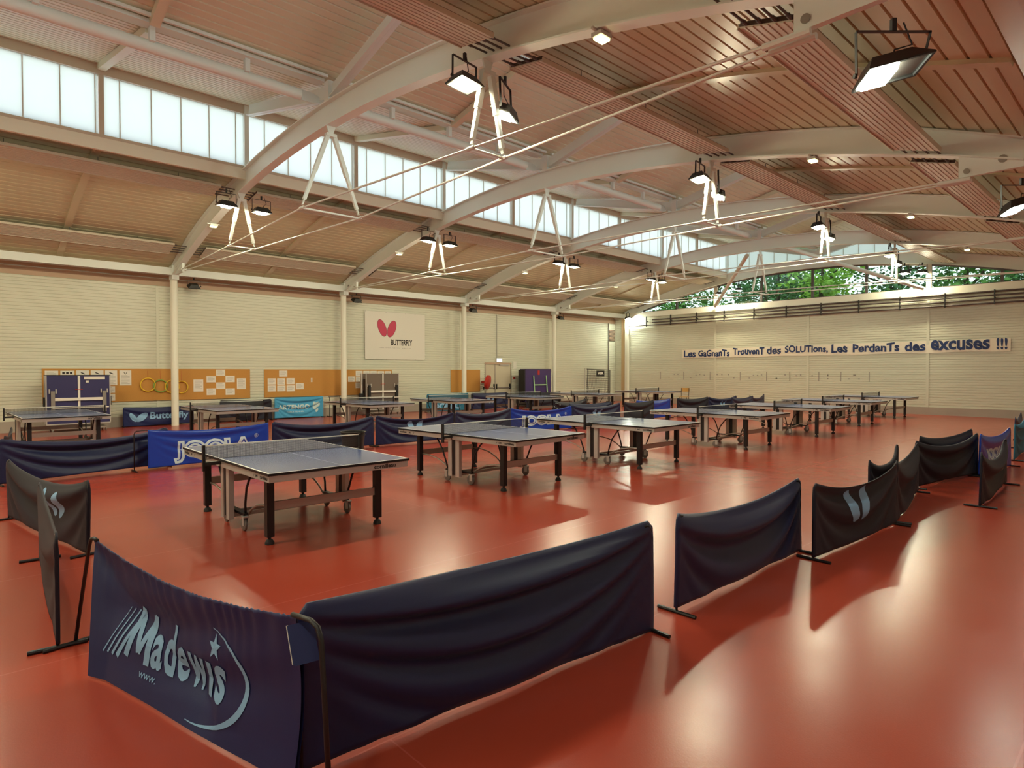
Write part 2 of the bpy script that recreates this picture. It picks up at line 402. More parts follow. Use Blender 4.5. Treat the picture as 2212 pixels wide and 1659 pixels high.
# ------------------------------------------------------------------ clerestory windows (left, seen) and its mirror (unseen, lights the hall)
ZS, ZH = 6.56, 7.77
def clerestory(y, sg):
    """sg=+1: outside is +y"""
    nwin = 0
    tr = MB()
    tr.box(-7.4, XE+.3, y-.06, y+.10, ZH, zmon(YW)+.05).box(-7.4, XE+.3, y-.04, y+.08, ZS-.06, ZS)
    t = tr.build('trim_1' if sg > 0 else 'trim_3', 'heater'); tag(t, kind='structure')
    t2 = MB().box(-7.4, XE+.3, y-.03, y+.05, ZS-.31, ZS-.06).build('trim_2' if sg > 0 else 'trim_4', 'steel_cream'); tag(t2, kind='structure')
    xs = []
    k = -4
    x = AX(-2)
    while x < XE-.1:
        xs.append((x, x+BAY/2)); x += BAY/2
    for (a, b) in xs:
        nwin += 1
        w = bpy.data.objects.new('window_%d' % (nwin if sg > 0 else nwin+20), None); COL.objects.link(w); tag(w, kind='structure')
        f = MB(); f.box(a-.045, a+.045, y-.05, y+.07, ZS-.02, ZH)
        f.build('mullion', 'heater' if abs(round((a-X0)/BAY)-(a-X0)/BAY) > .2 else 'steel_white', w)
        g = MB(); off = .33 if abs(round((a-X0)/BAY)-(a-X0)/BAY) > .2 else .45
        cuts = [a+.05]; q = a+off
        while q < b-.08: cuts.append(q); q += .583
        cuts.append(b-.05)
        jo = MB()
        for i in range(len(cuts)-1):
            g.box(cuts[i]+.006, cuts[i+1]-.006, y+.010, y+.030, ZS, ZH)
            if i: jo.box(cuts[i]-.010, cuts[i]+.010, y-.002, y+.05, ZS, ZH)
        g.build('panel', 'panel_glass', w); jo.build('joint', 'steel_white', w)
clerestory(YW, 1); clerestory(YR, -1)
# ------------------------------------------------------------------ end wall glazing under the last arch, and the gable of the roof monitor
ends = [20.0, 17.9, 15.69, 13.35, 11.04, 8.87, 6.65, 4.38, 2.6]
for i in range(len(ends)-1):
    a, b = ends[i+1], ends[i]
    w = bpy.data.objects.new('window_%d' % (50+i), None); COL.objects.link(w); tag(w, kind='structure')
    N = 8; mb = MB(); fr = MB()
    for j in range(N):
        ya = a+(b-a)*j/N; yb = a+(b-a)*(j+1)/N; za = max(4.931, zb(ya)-.02); zc = max(4.931, zb(yb)-.02)
        if za > 4.94 or zc > 4.94: mb.add([(XE+.06, ya, 4.93), (XE+.06, yb, 4.93), (XE+.06, yb, zc), (XE+.06, ya, za), (XE+.066, ya, 4.93), (XE+.066, yb, 4.93), (XE+.066, yb, zc), (XE+.066, ya, za)], [(0,1,2,3),(4,7,6,5)])
        fr.beam((XE+.05, ya, zb(ya)-.03), (XE+.05, yb, zb(yb)-.03), .09, .06)
    fr.box(XE+.01, XE+.1, a, b, 4.92, 4.97)
    wdt = .09 if a in (15.69, 6.65) else .045
    if zb(a) > 5: fr.box(XE-.01, XE+.11, a-wdt, a+wdt, 4.93, zb(a))
    mb.build('pane', 'clear_glass', w); fr.build('window_frame', 'pipe_dark' if wdt < .06 else 'plinth', w)
w = bpy.data.objects.new('window_60', None); COL.objects.link(w); tag(w, kind='structure')
mb = MB(); jo = MB()
y = YR+.1
while y < YW-.1:
    y2 = min(y+.6, YW-.05); f = lambda q: zmon(q)
    lo0, lo1 = zb(y)+DEP, zb(y2)+DEP
    mb.add([(XE+.10, y+.01, lo0), (XE+.10, y2-.01, lo1), (XE+.10, y2-.01, f(y2)), (XE+.10, y+.01, f(y))], [(0,1,2,3)]); jo.box(XE+.07, XE+.13, y-.012, y+.012, lo0, f(y)); y = y2
mb.build('panel', 'panel_glass', w); jo.build('joint', 'steel_white', w)
# gable fill above arch beside the monitor
g = MB()
for (a, b, f) in ((YL, YW, zlow), (YR, -4.2, zlow_r)):
    for j in range(10):
        ya = a+(b-a)*j/10; yb = a+(b-a)*(j+1)/10; F = lambda q: (f(q) if q > 1.2 else zr)
        g.add([(XE+.12, ya, max(4.6, zb(ya)-.02) if 1.2 < ya < 21.6 else 4.6), (XE+.12, yb, max(4.6, zb(yb)-.02) if 1.2 < yb < 21.6 else 4.6), (XE+.12, yb, F(yb)+.12), (XE+.12, ya, F(ya)+.12)], [(0,1,2,3)])
g.build('gable_lining', 'deck', ceil)
# ------------------------------------------------------------------ arches
def arch(k, label):
    X = AX(k) if k < 4 else XE-.02
    t = thing('roof_arch', (X, 0, 0), 0, label, 'roof beam', 'curved roof arches')
    N = 44; ys = [1.5+(21.2-1.5)*i/N for i in range(N+1)]
    web = MB(); tf = MB(); bf = MB()
    for i in range(N):
        a, b = ys[i], ys[i+1]
        P = [(-.008,a,zb(a)),(.008,a,zb(a)),(.008,a,zt(a)),(-.008,a,zt(a)),(-.008,b,zb(b)),(.008,b,zb(b)),(.008,b,zt(b)),(-.008,b,zt(b))]
        web.add(P, [(0,4,7,3),(1,2,6,5)])
        for mbx, za, zc, s in ((bf, zb(a), zb(b), 1), (tf, zt(a)-.022, zt(b)-.022, 1)):
            hw = .095
            mbx.add([(-hw,a,za),(hw,a,za),(hw,a,za+.022),(-hw,a,za+.022),(-hw,b,zc),(hw,b,zc),(hw,b,zc+.022),(-hw,b,zc+.022)], [(0,1,5,4),(3,7,6,2),(0,4,7,3),(1,2,6,5)]+([(0,3,2,1)] if i == 0 else [])+([(4,5,6,7)] if i == N-1 else []))
    web.build('web', 'steel_white', t); tf.build('top_flange', 'steel_white', t); bf.build('bottom_flange', 'steel_white', t)
    st = MB(); st.box(-.09, .09, 10.66, 10.82, zt(10.74)-.02, 7.05)        # post carrying the monitor
    for s in (1, -1):
        st.beam((0, 10.74+s*.05, 6.86), (0, 10.74+s*4.1, zmon(10.9+4.1)-.16), .012, .26)
        st.beam((0, 10.74+s*.05, 6.74), (0, 10.74+s*4.1, zmon(10.9+4.1)-.28), .16, .016)
    for y in (YW, YR): st.box(-.05, .05, y-.10, y-.0, zt(y)-.03, zmon(YW)-.02)
    st.build('monitor_strut', 'steel_white', t)
    for y, z in ((20.75, 4.93), (1.85, 4.80)):           # bearing plates with pins
        pl = MB(); s = 1 if y > 10 else -1
        pl.box(-.035, .035, y-(.45 if s > 0 else .90), y+.40, z-.24, z+.12); pp = pl.build('bearing_plate', 'steel_white', t)
        pn = MB(); pn.lathe([(0,-.05),(.055,-.05),(.055,.05),(0,.05)], 16, (0, y+s*.12, z-.08), 'x'); pn.lathe([(0,-.05),(.04,-.05),(.04,.05),(0,.05)], 14, (0, y-s*.3, z-.16), 'x'); pn.build('pin', 'pipe_grey', pp)
    if k < 4:
        V = [(15.38, .30), (10.74, .57), (6.27, .28)]
        for y, dx in V:
            za = zb(y)
            vs = MB(); vs.prism([(-.09,.0),(.09,.0),(.055,-.10),(.03,-.16),(-.03,-.16),(-.055,-.10)], lambda x_, z_: (x_, y-.012, za+z_), lambda x_, z_: (x_, y+.012, za+z_))
            vs.box(-.10, .10, y-.05, y+.05, za-.20, za-.14); vv = vs.build('v_strut', 'steel_white', t)
            zz = 4.64+(y-10.7)*.010
            for s in (1, -1):
                l = MB(); a = Vector((s*.055, y, za-.15)); b = Vector((s*(dx-.01), y, zz+.06)); m_ = a.lerp(b, .52)
                l.beam(a, m_, .075, .075, (0,1,0)).beam(m_, a.lerp(b, .93), .055, .06, (0,1,0)).beam(a.lerp(b, .9), b, .02, .05, (0,1,0)); l.build('leg', 'steel_white', vv)
                e = MB(); e.tube([(s*dx, y-.07, zz), (s*dx, y+.07, zz)], .03, 8); e.build('lug', 'steel_white', vv)
            tb = MB(); tb.tube([(-dx, y, zz), (dx, y, zz)], .02, 8); tb.build('tie_bar', 'steel_white', vv)
        for s in (1, -1):
            r = MB(); r.tube([(s*.06, 20.4, 4.745), (s*.30, 15.38, 4.687), (s*.57, 10.74, 4.64), (s*.28, 6.27, 4.596), (s*.06, 2.25, 4.52)], .016, 7)
            r.tube([(s*.06, 20.55, 4.75), (s*.065, 20.2, 4.744)], .032, 8); r.tube([(s*.06, 2.1, 4.515), (s*.065, 2.5, 4.524)], .032, 8)
            r.build('tie_rod', 'steel_white', t)
    return t
arch(-2, 'white curved steel roof arch behind the camera, last of the row')
arch(-1, 'white curved steel roof arch just behind the camera')
arch(0, 'white curved steel roof arch nearest the camera, crossing the top of the photo')
arch(1, 'white curved steel roof arch, second from the camera')
arch(2, 'white curved steel roof arch, third from the camera, middle of the hall')
arch(3, 'white curved steel roof arch, last one before the end wall windows')
arch(4, 'brownish curved steel arch framing the windows of the end wall')
# eave beams and columns
for k in range(-2, 4):
    names = {-2:'white eave beam behind the camera, far end',-1:'white eave beam left of the nearest column, above the blue folded table',0:'white eave beam between the first and second columns',1:'white eave beam between the second and third columns, above the hanging white banner',2:'white eave beam between the third and fourth columns, above the double door',3:'white eave beam between the fourth column and the end wall corner'}
    t = thing('eave_beam', (AX(k), 21.2, 0), 0, names[k], 'beam', 'eave beams along the columns')
    L = (BAY if k < 3 else XE-AX(3))-.2
    MB().box(.1, .1+L, -.05, .05, 4.68, 4.90).build('beam', 'steel_white', t)
    MB().tube([(.1, .25, 4.70), (.1+L, .25, 4.70)], .018, 8).build('conduit', 'alu_light', t)
    MB().tube([(.1, .38, 4.60), (.1+L, .38, 4.60)], .012, 6).build('conduit', 'pipe_grey', t)
clabel = {-1:'round white steel column behind the camera',0:'round white column nearest the camera, in front of the cork board with hoops',1:'round white column left of the hanging white banner with pink wings',2:'round white column left of the double door',3:'round white column right of the dark purple folded table'}
for k in range(-1, 4):
    t = thing('column', (AX(k), 21.36, 0), 0, clabel[k], 'column', 'round columns along the left wall')
    MB().lathe([(.0,0),(.105,0),(.105,4.55),(.0,4.55)], 20).build('shaft', 'steel_cream', t, smooth=True)
    hd = MB().prism([(-.10,4.55),(.10,4.55),(.10,4.98),(-.10,4.98)], lambda x, z: (x, -.22, z), lambda x, z: (x, .12, z)); hd.build('head', 'steel_white', t)
t = thing('column', (XE-.16, 20.95, 0), 0, 'square cream corner post at the left end of the slogan wall', 'column', None)
MB().box(-.09, .09, -.09, .09, 0, 4.66).build('shaft', 'steel_cream', t)
MB().box(-.03, .03, -.14, -.095, 3.75, 4.05).build('junction_box', 'alu_light', t)
# tube purlin, gutter rail and little posts in the roof valley
tn = {-2:'behind the camera, far end',-1:'nearest the camera, top left',0:'between first and second arches',1:'between second and third arches',2:'between third and fourth arches',3:'between fourth arch and end wall'}
for k in range(-2, 3):
    t = thing('tube_purlin', (AX(k), 11.05, 6.80), 0, 'thick round white purlin tube '+tn[k], 'roof tube', 'round purlin tubes under the roof valley')
    MB().tube([(.45, 0, 0), (BAY-.45, 0, 0)], .1, 20).build('tube', 'steel_white', t, smooth=True)
    for x in (.18, BAY-.18):
        e = MB()
        s = 1 if x < 1 else -1
        e.prism([(0,-.05),(.12,-.09),(.34,-.095),(.34,.095),(.12,.09),(0,.05)], lambda a, z: (x-.1*s+s*a, -.012, z), lambda a, z: (x-.1*s+s*a, .012, z)); e.build('end_plate', 'steel_white', t)
    for x in (BAY*.25, BAY*.5, BAY*.75): MB().box(x-.04, x+.04, -.16, -.06, .04, .255).build('post', 'steel_white', t)
for k in range(-2, 4):
    t = thing('valley_gutter', (AX(k), 10.9, 0), 0, 'white and pink gutter rail in the roof valley '+tn[k], 'gutter', 'gutter rails in the roof valley')
    L = BAY if k < 3 else XE-AX(3)
    MB().box(.09, L-.09, -.10, .12, 7.055, 7.115).box(.09, L-.09, -.24, -.19, 7.09, 7.14).build('rail', 'steel_white', t)
t = thing('diagonal_brace', (AX(3), 10.9, 0), 0, 'round diagonal brace running down to the right post of the end wall windows', 'roof brace')
MB().tube([(.1, 0, 6.72), (XE-AX(3)-.24, -4.12, 4.92)], .075, 16).build('tube', 'steel_white', t, smooth=True)
t = thing('diagonal_brace', (AX(3), 11.3, 0), 0, 'round pinkish diagonal brace running down to the left post of the end wall windows', 'roof brace')
MB().tube([(.1, 0, 6.15), (XE-AX(3)-.24, 4.27, 4.92)], .075, 16).build('tube', 'heater', t, smooth=True)
# ------------------------------------------------------------------ radiant heating panels, four rows
def heater(k, yc, zc, tilt, label, grp):
    L = BAY if k < 3 else XE-AX(3)
    t = thing('radiant_heating_panel', (AX(k), yc, zc), 0, label, 'heating panel', grp)
    M = Matrix.Rotation(tilt, 4, 'X'); a, b = .46, L-.38; hw = .31
    p = MB()
    for i in range(8):           # fluted underside
        y0 = -hw+i*hw/4; w = hw/4
        p.box(a, b, y0, y0+w*.72, -.018, .0, M); p.box(a, b, y0+w*.72, y0+w, -.008, .0, M)
    p.box(a, b, -hw-.012, -hw, -.03, .03, M).box(a, b, hw, hw+.012, -.03, .03, M); p.build('panel', 'heater', t)
    MB().box(a, b, -hw+.01, hw-.01, .001, .045, M).build('insulation', 'heater_back', t)
    for i in range(4):
        y = (-.225+.15*i); q0 = M @ Vector((a-.42 if k > -2 else a, y, .012)); q1 = M @ Vector((a+.02, y, .012)); q2 = M @ Vector((b-.02, y, .012)); q3 = M @ Vector((min(b+.34, L-.03), y, .012))
        c = MB(); c.tube([q0, q3], .014, 8)
        c.tube([q1+Vector((-.10,0,0)), q1+Vector((-.04,0,0))], .022, 8); c.tube([q2+Vector((.04,0,0)), q2+Vector((.10,0,0))], .022, 8); c.build('pipe', 'pipe_dark', t)
    h = MB()
    for x in (a+.9, (a+b)/2, b-.9):
        for y in (-.2, .2):
            q = M @ Vector((x, y, .04)); h.tube([q, q+Vector((0, 0, .12))], .006, 6)
    h.build('hanger', 'pipe_dark', t)
rn = ['lowest left row', 'upper left row', 'row right of valley', 'far right row']
hn = dict(tn); hn[-1] = 'before the nearest arch'
for r, (yc, zc, tl) in enumerate(((20.0, 5.28, -.27), (15.95, 6.10, -.15), (6.02, 5.84, .18), (2.70, 5.02, .27))):
    for k in range(-2, 4):
        if r in (2, 3) and k == -2: continue
        heater(k, yc, zc, tl, 'ribbed ceiling panel, '+rn[r]+', '+hn[k], 'heating panels, '+rn[r])
# ------------------------------------------------------------------ floodlights
def flood(loc, rz, tilt, lens, label, yoke=.30, w=.42, d=.30, lf=(-.30,.30,-.28,.28), roll=0, cable=True, grp='lit floodlights on the arches', off=False, lens_side=False):
    if lens_side: lens = 'lens_side'
    t = thing('floodlight', loc, rz, label, 'lamp', grp)
    M = Matrix.Rotation(tilt, 4, 'X') @ Matrix.Rotation(roll, 4, 'Y')
    h = MB()
    top = [(-w*.30,-d*.30),(w*.30,-d*.30),(w*.30,d*.30),(-w*.30,d*.30)]; bot = [(-w/2,-d/2),(w/2,-d/2),(w/2,d/2),(-w/2,d/2)]
    vs = [M @ Vector((x, y, .11)) for x, y in top]+[M @ Vector((x, y, .0)) for x, y in bot]+[M @ Vector((x, y, -.015)) for x, y in bot]+[M @ Vector((x*.9, y*.88, -.015)) for x, y in bot]+[M @ Vector((x*.9, y*.88, .004)) for x, y in bot]
    fs = [(0,1,2,3)]
    for a in (0, 4, 8, 12):
        for i in range(4): j = (i+1) % 4; fs.append((a+i, a+4+i, a+4+j, a+j))
    h.add(vs, fs); h.build('housing', 'lamp_body', t)
    rf = MB(); rf.add([M @ Vector((x*.895, y*.875, .001)) for x, y in bot], [(3,2,1,0)]); rf.build('reflector', 'reflector' if not (off or lens_side) else 'lamp_off', t)
    lb = [(lf[0]*w, lf[2]*d), (lf[1]*w, lf[2]*d), (lf[1]*w, lf[3]*d), (lf[0]*w, lf[3]*d)]
    cxl, cyl = (lb[0][0]+lb[1][0])/2, (lb[0][1]+lb[2][1])/2; dp = .004 if off else .045
    l = MB(); q = [M @ Vector((cxl+(x-cxl)*.8, cyl+(y-cyl)*.8, -.002-dp)) for x, y in lb]; q2 = [M @ Vector((x, y, -.001)) for x, y in lb]
    l.add(q+q2, [(3,2,1,0),(4,5,6,7),(0,1,5,4),(1,2,6,5),(2,3,7,6),(3,0,4,7)]); l.build('lens', lens, t)
    yk = MB()
    for s in (1, -1):
        e = M @ Vector((s*(w/2+.012), 0, .04)); yk.beam(e, (s*(w/2+.012), 0, yoke), .006, .03, (0,1,0)); yk.tube([e-Vector((s*.0,0,0)), e+Vector((s*.02,0,0))], .02, 8)
    yk.beam((-w/2-.012, 0, yoke), (w/2+.012, 0, yoke), .03, .008); yk.beam((0, 0, yoke), (0, 0, yoke+.1), .035, .035, (0,1,0)); yk.build('yoke', 'black', t)
    if cable:
        e = M @ Vector((w*.1, 0, .11)); MB().tube([e, e+Vector((.03,.03,.08)), (w*.35, .07, yoke*.8), (w*.2, .05, yoke+.1)], .007, 6).build('cable', 'black', t)
    return t
an = ['nearest arch', 'second arch', 'third arch', 'fourth arch']
def fl_row(k):
    X = AX(k); nm = an[k] if k >= 0 else 'arch behind the camera'
    flood((X-.36, 15.35, 5.62), .0, .12, 'lens', 'lit floodlight left of the strut, left side of the '+nm)
    flood((X+.46, 15.35, 5.60), .0, .05, 'lens', 'lit floodlight right of the strut, left side of the '+nm)
    flood((X-.36, 6.30, 5.40), .15, -.10, 'lens', 'lit floodlight before the strut, right side of the '+nm)
    flood((X+.36, 6.32, 5.22), .5, .42, 'lens_green', 'lower lit floodlight behind the strut, right side of the '+nm, yoke=.42)
    if k < 3:
        flood((X+.06, 1.53, 4.02), -.75, -.28, 'lens_green', 'big lit floodlight under the pin plate, right end of the '+nm, yoke=.30, w=.55, d=.26, lf=(-.47,-.02,-.42,.42), roll=-.30, lens_side=True)
for k in (-2, -1, 0, 1, 2, 3): fl_row(k)
flood((XE-.35, 20.75, 4.62), .3, -.3, 'lens_green', 'lit floodlight in the corner washing the slogan wall with light', grp=None)
flood((XE-.5, 15.2, 5.45), .2, .1, 'lens', 'left lit floodlight of the pair in front of the end wall windows, left side', w=.34)
flood((XE-.5, 14.2, 5.55), .2, .1, 'lens', 'right lit floodlight of the pair in front of the end wall windows, left side', w=.34)
flood((XE-.5, 7.35, 5.55), 1.2, .1, 'lens', 'left lit floodlight of the pair in front of the end wall windows, right side', w=.34)
flood((XE-.5, 6.75, 5.50), 1.2, .1, 'lens', 'right lit floodlight of the pair in front of the end wall windows, right side', w=.34)
for i, x in enumerate((-4.2, .8, 5.8)):       # added soft fill lights over the unseen annex, brightening the barrier fronts
    t = thing('added_fill_light', (x, -2.3, 4.30), 0, ('added unseen fill light over the annex, left end','added unseen fill light over the annex, behind the camera','added unseen fill light over the annex, right of the camera')[i], 'lamp', 'added fill lights in the annex')
    MB().box(-.75, .75, -.11, .11, .03, .08).build('housing', 'alu_light', t)
    for yy in (-.05, .05): MB().tube([(-.7, yy, .0), (.7, yy, .0)], .014, 8).build('tube', 'fill_tube_lit', t)
for k in range(0, 4):     # switched-off floods under the eave
    flood((AX(k)+.62, 21.5, 4.40), .0, .45, 'lamp_off', 'unlit black floodlight hanging under the eave right of the %s column' % ['first','second','third','fourth'][k], yoke=.22, w=.36, d=.26, cable=False, grp='unlit floodlights under the eave')
# small yellow emergency lights on the arches
for k in range(0, 4):
    for (y, sd) in ((17.5, 'left'), (4.35, 'right')):
        t = thing('emergency_light', (AX(k), y, zb(y)), 0, 'small yellow emergency light under the %s side of the %s' % (sd, an[k]), 'light', 'small emergency lights under the arches')
        MB().box(-.16, .16, -.015, .015, -.03, -.005).box(-.09, .10, -.07, .07, -.075, -.03).build('housing', 'alu_light', t)
        MB().box(-.07, .08, -.055, .055, -.10, -.076).build('lens', 'lens_small', t)
# ------------------------------------------------------------------ table tennis tables
def table_text(mb, s, x0, z0, h, y, side, flip=False, w=None, bold=.015):
    k = tex(s, bold); ww = w or h*k[2]
    return k, ww
def make_table(txt, label):
    t = thing('table_tennis_table', (0,0,0), 0, label, 'table', 'tennis tables')
    hw, hl = .7625, 1.37
    for s in (-1, 1):
        y0, y1 = (-hl, -.004) if s < 0 else (.004, hl)
        top = MB().box(-hw, hw, y0, y1, .740, .760).build('tabletop', 'top_blue', t)
        e = MB(); e.box(-hw-.002, hw+.002, y0-.001, y1+.001, .7355, .7575); e.build('edge_band', 'black', top)
        ln = MB(); q = .7604
        def strip(xa, xb, ya, yb): ln.box(xa, xb, ya, yb, .7596, q)
        strip(-hw, -hw+.02, y0, y1); strip(hw-.02, hw, y0, y1); strip(-.0015, .0015, y0, y1)
        strip(-hw+.02, hw-.02, (y0 if s < 0 else y1-.02), (y0+.02 if s < 0 else y1)); ln.build('boundary_line', 'white_line', top)
        a = MB(); i = .012
        a.box(-hw+i, -hw+i+.02, y0+i, y1-i, .672, .7355).box(hw-i-.02, hw-i, y0+i, y1-i, .672, .7355)
        a.box(-hw+i+.02, hw-i-.02, y0+i, y0+i+.02, .672, .7355).box(-hw+i+.02, hw-i-.02, y1-i-.02, y1-i, .672, .7355); ap = a.build('apron', 'alu_light', t)
        if txt:
            m = MB(); h = .036 if txt == '640' else .042
            k1 = tex('cornilleau', .04); k2 = tex(txt, .035)
            xs = -hw+i-.001
            w1, w2 = h*k1[2], h*.8*k2[2]
            if s < 0:     # reads toward the near corner
                ye = y0+.05; yb = ye+w1+.06+w2
                put_text(m, k1, lambda u, v: (xs, ye+w1*(1-u), .688+h*v)); put_text(m, k2, lambda u, v: (xs, yb-w2*u, .690+h*.8*v))
                stroke(m, [(yb+.05, .690), (yb+.03, .715)], .006, lambda a_, b_: (xs, a_, b_))
                if txt == '640':
                    yf = y0+i-.001; put_text(m, k1, lambda u, v: (.34+.26*u, yf, .684+.045*v))
            else:
                ye = y1-.05
                put_text(m, k1, lambda u, v: (xs, ye-w1*u, .688+h*v)); put_text(m, k2, lambda u, v: (xs, ye-w1-.06-w2*u, .690+h*.8*v))
                stroke(m, [(ye-w1-w2-.13, .690), (ye-w1-w2-.15, .715)], .006, lambda a_, b_: (xs, a_, b_))
            m.build('lettering', 'ink', ap)
        for sx in (-1, 1):
            l = MB().box(sx*.60-.036, sx*.60+.036, s*.97-.036, s*.97+.036, .075, .735).build('leg', 'black', t)
            MB().lathe([(0,0),(.045,0),(.045,.018),(.030,.045),(.016,.05),(.016,.076),(0,.076)], 14, (sx*.60, s*.97, 0)).build('foot', 'rubber', l, smooth=True)
        MB().box(-.564, .564, s*.97-.015, s*.97+.015, .33, .415).build('crossbar', 'alu', t)
    for sx in (-1, 1):
        for s in (-1, 1):
            u = MB().box(sx*.68-.028, sx*.68+.028, s*.085-.042, s*.085+.042, .105, .70); u.build('upright', 'alu_light' if sx < 0 else 'alu', t)
        MB().box(sx*.68-.016, sx*.68+.016, -.043, .043, .13, .735).build('hinge_plate', 'black', t)
        b = MB().box(sx*.585-.03, sx*.585+.03, -.30, .30, .164, .190); b.build('carrier_arm', 'black', t)
        for s in (-1, 1):
            a = MB(); a.tube([(sx*.585, s*.27, .16), (sx*.60, s*.31, .30), (sx*.61, s*.38, .47), (sx*.61, s*.48, .60), (sx*.60, s*.56, .68)], .013, 8); a.build('curved_arm', 'black', t, smooth='all')
            a = MB(); a.tube([(sx*.56, s*.25, .15), (sx*.56, s*.38, .24), (sx*.565, s*.55, .31), (sx*.57, s*.75, .345), (sx*.572, s*.955, .35)], .012, 8); a.build('curved_stay', 'alu', t, smooth='all')
            c = MB(); cx, cy = sx*.60, s*.29
            c.lathe([(.0,-.015),(.064,-.015),(.072,-.009),(.072,.009),(.064,.015),(.0,.015)], 20, (cx, cy-s*.02, .072), 'x')
            w = c.build('caster', 'caster', t, smooth=True)
            MB().box(cx-.025, cx-.019, cy-.035, cy+.02, .06, .16).box(cx+.019, cx+.025, cy-.035, cy+.02, .06, .16).box(cx-.027, cx+.027, cy-.045, cy+.03, .147, .162).build('caster_fork', 'alu_light', w)
    for s in (-1, 1): MB().box(-.65, .65, s*.085-.018, s*.085+.018, .125, .165).build('under_beam', 'alu', t)
    nt = MB(); nt.add([(-.905, 0, .765), (.905, 0, .765), (.905, 0, .906), (-.905, 0, .906)], [(0,1,2,3)])
    n = nt.build('net', 'net', t, uv=lambda co: (co.x, co.z)); MB().box(-.905, .905, -.004, .004, .900, .9125).build('net_tape', 'net_tape', n); MB().box(-.905, .905, -.003, .003, .762, .767).build('net_cord', 'black', n)
    for s in (-1, 1):
        MB().box(s*.918-.013, s*.918+.013, -.02, .02, .64, .915).build('net_post', 'black', t)
        MB().box(min(s*.70, s*.915), max(s*.70, s*.915), -.03, .03, .70, .735).build('net_clamp', 'black', t)
    return t
TB = [(2.95,7.02,-.002,'640'),(6.39,7.48,.05,'640'),(9.49,7.33,.02,'640'),(13.34,7.31,.02,'740'),(17.25,7.33,.02,'740'),(21.47,7.66,.0,'740'),(25.78,7.87,-.01,'740'),
      (1.88,17.05,.03,'640'),(5.5,16.89,.03,''),(9.55,16.8,.02,''),(12.63,16.67,-.03,''),(16.31,16.95,.01,''),(20.14,17.15,.02,''),(24.75,17.2,0,'')]
tlab = ['blue tennis table nearest the camera, brand lettering on its aprons','blue tennis table, second of the near row','pale reflecting tennis table, third of the near row','white-looking tennis table, fourth of the near row','tennis table, fifth of the near row','tennis table, sixth of the near row','farthest tennis table of the near row, in front of the slogan wall',
        'dark blue tennis table at the left edge, before the blue folded table','dull grey tennis table right of the first column','tennis table in front of the grey folded table','tennis table in front of the second-last cork board','tennis table in front of the double door','tennis table right of the dark purple folded table','farthest tennis table of the back row, beside the wooden chair']
protos = {}
for (x, y, a, tx), lb in zip(TB, tlab):
    if tx not in protos: protos[tx] = t = make_table(tx, lb); t.location = (x, y, 0); t.rotation_euler = (0,0,a)
    else: t = dup(protos[tx], (x, y, 0), a, lb)
    t['group'] = 'near row of tennis tables' if y < 10 else 'back row of tennis tables'
# ------------------------------------------------------------------ playing-area barriers
def barrier(P0, P1, label, cloth='navy', sag=.10, H=.715, inset=(0,0), folds=(.030,2.6,0), logo=None, group='dark cloth barriers', feet=(1,1), skew=1.0, seed=0, zbot=.03, foot_len=.30):
    P0, P1 = Vector((*P0, 0)), Vector((*P1, 0)); d = P1-P0; L = d.length; rz = math.atan2(d.y, d.x)
    t = thing('playing_area_barrier', P0, rz, label, 'barrier', group); rnd = random.Random(seed)
    for i, x in enumerate((.012, L-.012)):
        s = 1 if i == 0 else -1
        p = MB(); dz = 0 if inset[i] else .022
        p.tube([(x, 0, .02), (x, 0, H-.075-dz), (x+s*.012, 0, H-.035-dz), (x+s*.04, 0, H-.012-dz), (x+s*(.07+inset[i]), 0, H-.008-dz*1.3)], .009, 8); p.build('post', 'black', t, smooth='all')
        if feet[i]: MB().tube([(x, -foot_len/2, .013), (x, foot_len/2, .013)], .013, 8).build('foot', 'black', t, smooth=True)
    a0, a1 = inset; Lc = L-a0-a1; amp, nf, ph = folds; amp *= 1.7
    def topz(s):
        q = 4*s*(1-s); e = min(s, 1-s)*Lc; rc = .05
        z = H-sag*1.25*(q**.8)
        if e < rc and a0 == 0 == a1: z -= rc-math.sqrt(max(0, rc*rc-(rc-e)**2))
        return z
    def disp(s, z):
        q = 4*s*(1-s); w = q**.8*(1-.65*max(0, 1-z/.30)**1.5); k = (H-z)/H/(.22+.78*q**.8)
        g9 = math.sin(2*math.pi*(nf*k+ph)); f = (abs(g9)**.8*(1 if g9 > 0 else -1))*math.exp(-1.0*k)
        f2 = .35*math.sin(2*math.pi*(nf*1.9*k+ph*1.7+.3*s))*math.exp(-1.6*k)
        return amp*w*(f+f2)+.006*math.sin(9*s+seed)*math.sin(5*z+seed)
    def pt(s, z, off=0.0): return Vector((a0+s*Lc, disp(s, z)+off, z))
    c = MB(); nu, nv = 56, 26
    F = lambda sg: (lambda u, v: pt(u, topz(u)+(zbot+.012*math.sin(3.1*u+seed)-topz(u))*v, sg*.0115*min(1, .55+v*4)))
    c.grid(F(-1), nu, nv); n1 = len(c.v); c.grid(F(1), nu, nv, flip=True)
    for i in range(nu):
        a, b = i, i+1; c.f.append((b, a, n1+a, n1+b)); A, B = nv*(nu+1)+i, nv*(nu+1)+i+1; c.f.append((A, B, n1+B, n1+A))
    for j in range(nv):
        a, b = j*(nu+1), (j+1)*(nu+1); c.f.append((a, b, n1+b, n1+a)); a, b = a+nu, b+nu; c.f.append((b, a, n1+a, n1+b))
    cl = c.build('cloth', cloth, t, smooth='all')
    if logo: logo(cl, lambda u, z: pt(min(1, max(0, (u-a0)/Lc)), z, -.0145), Lc)
    return t
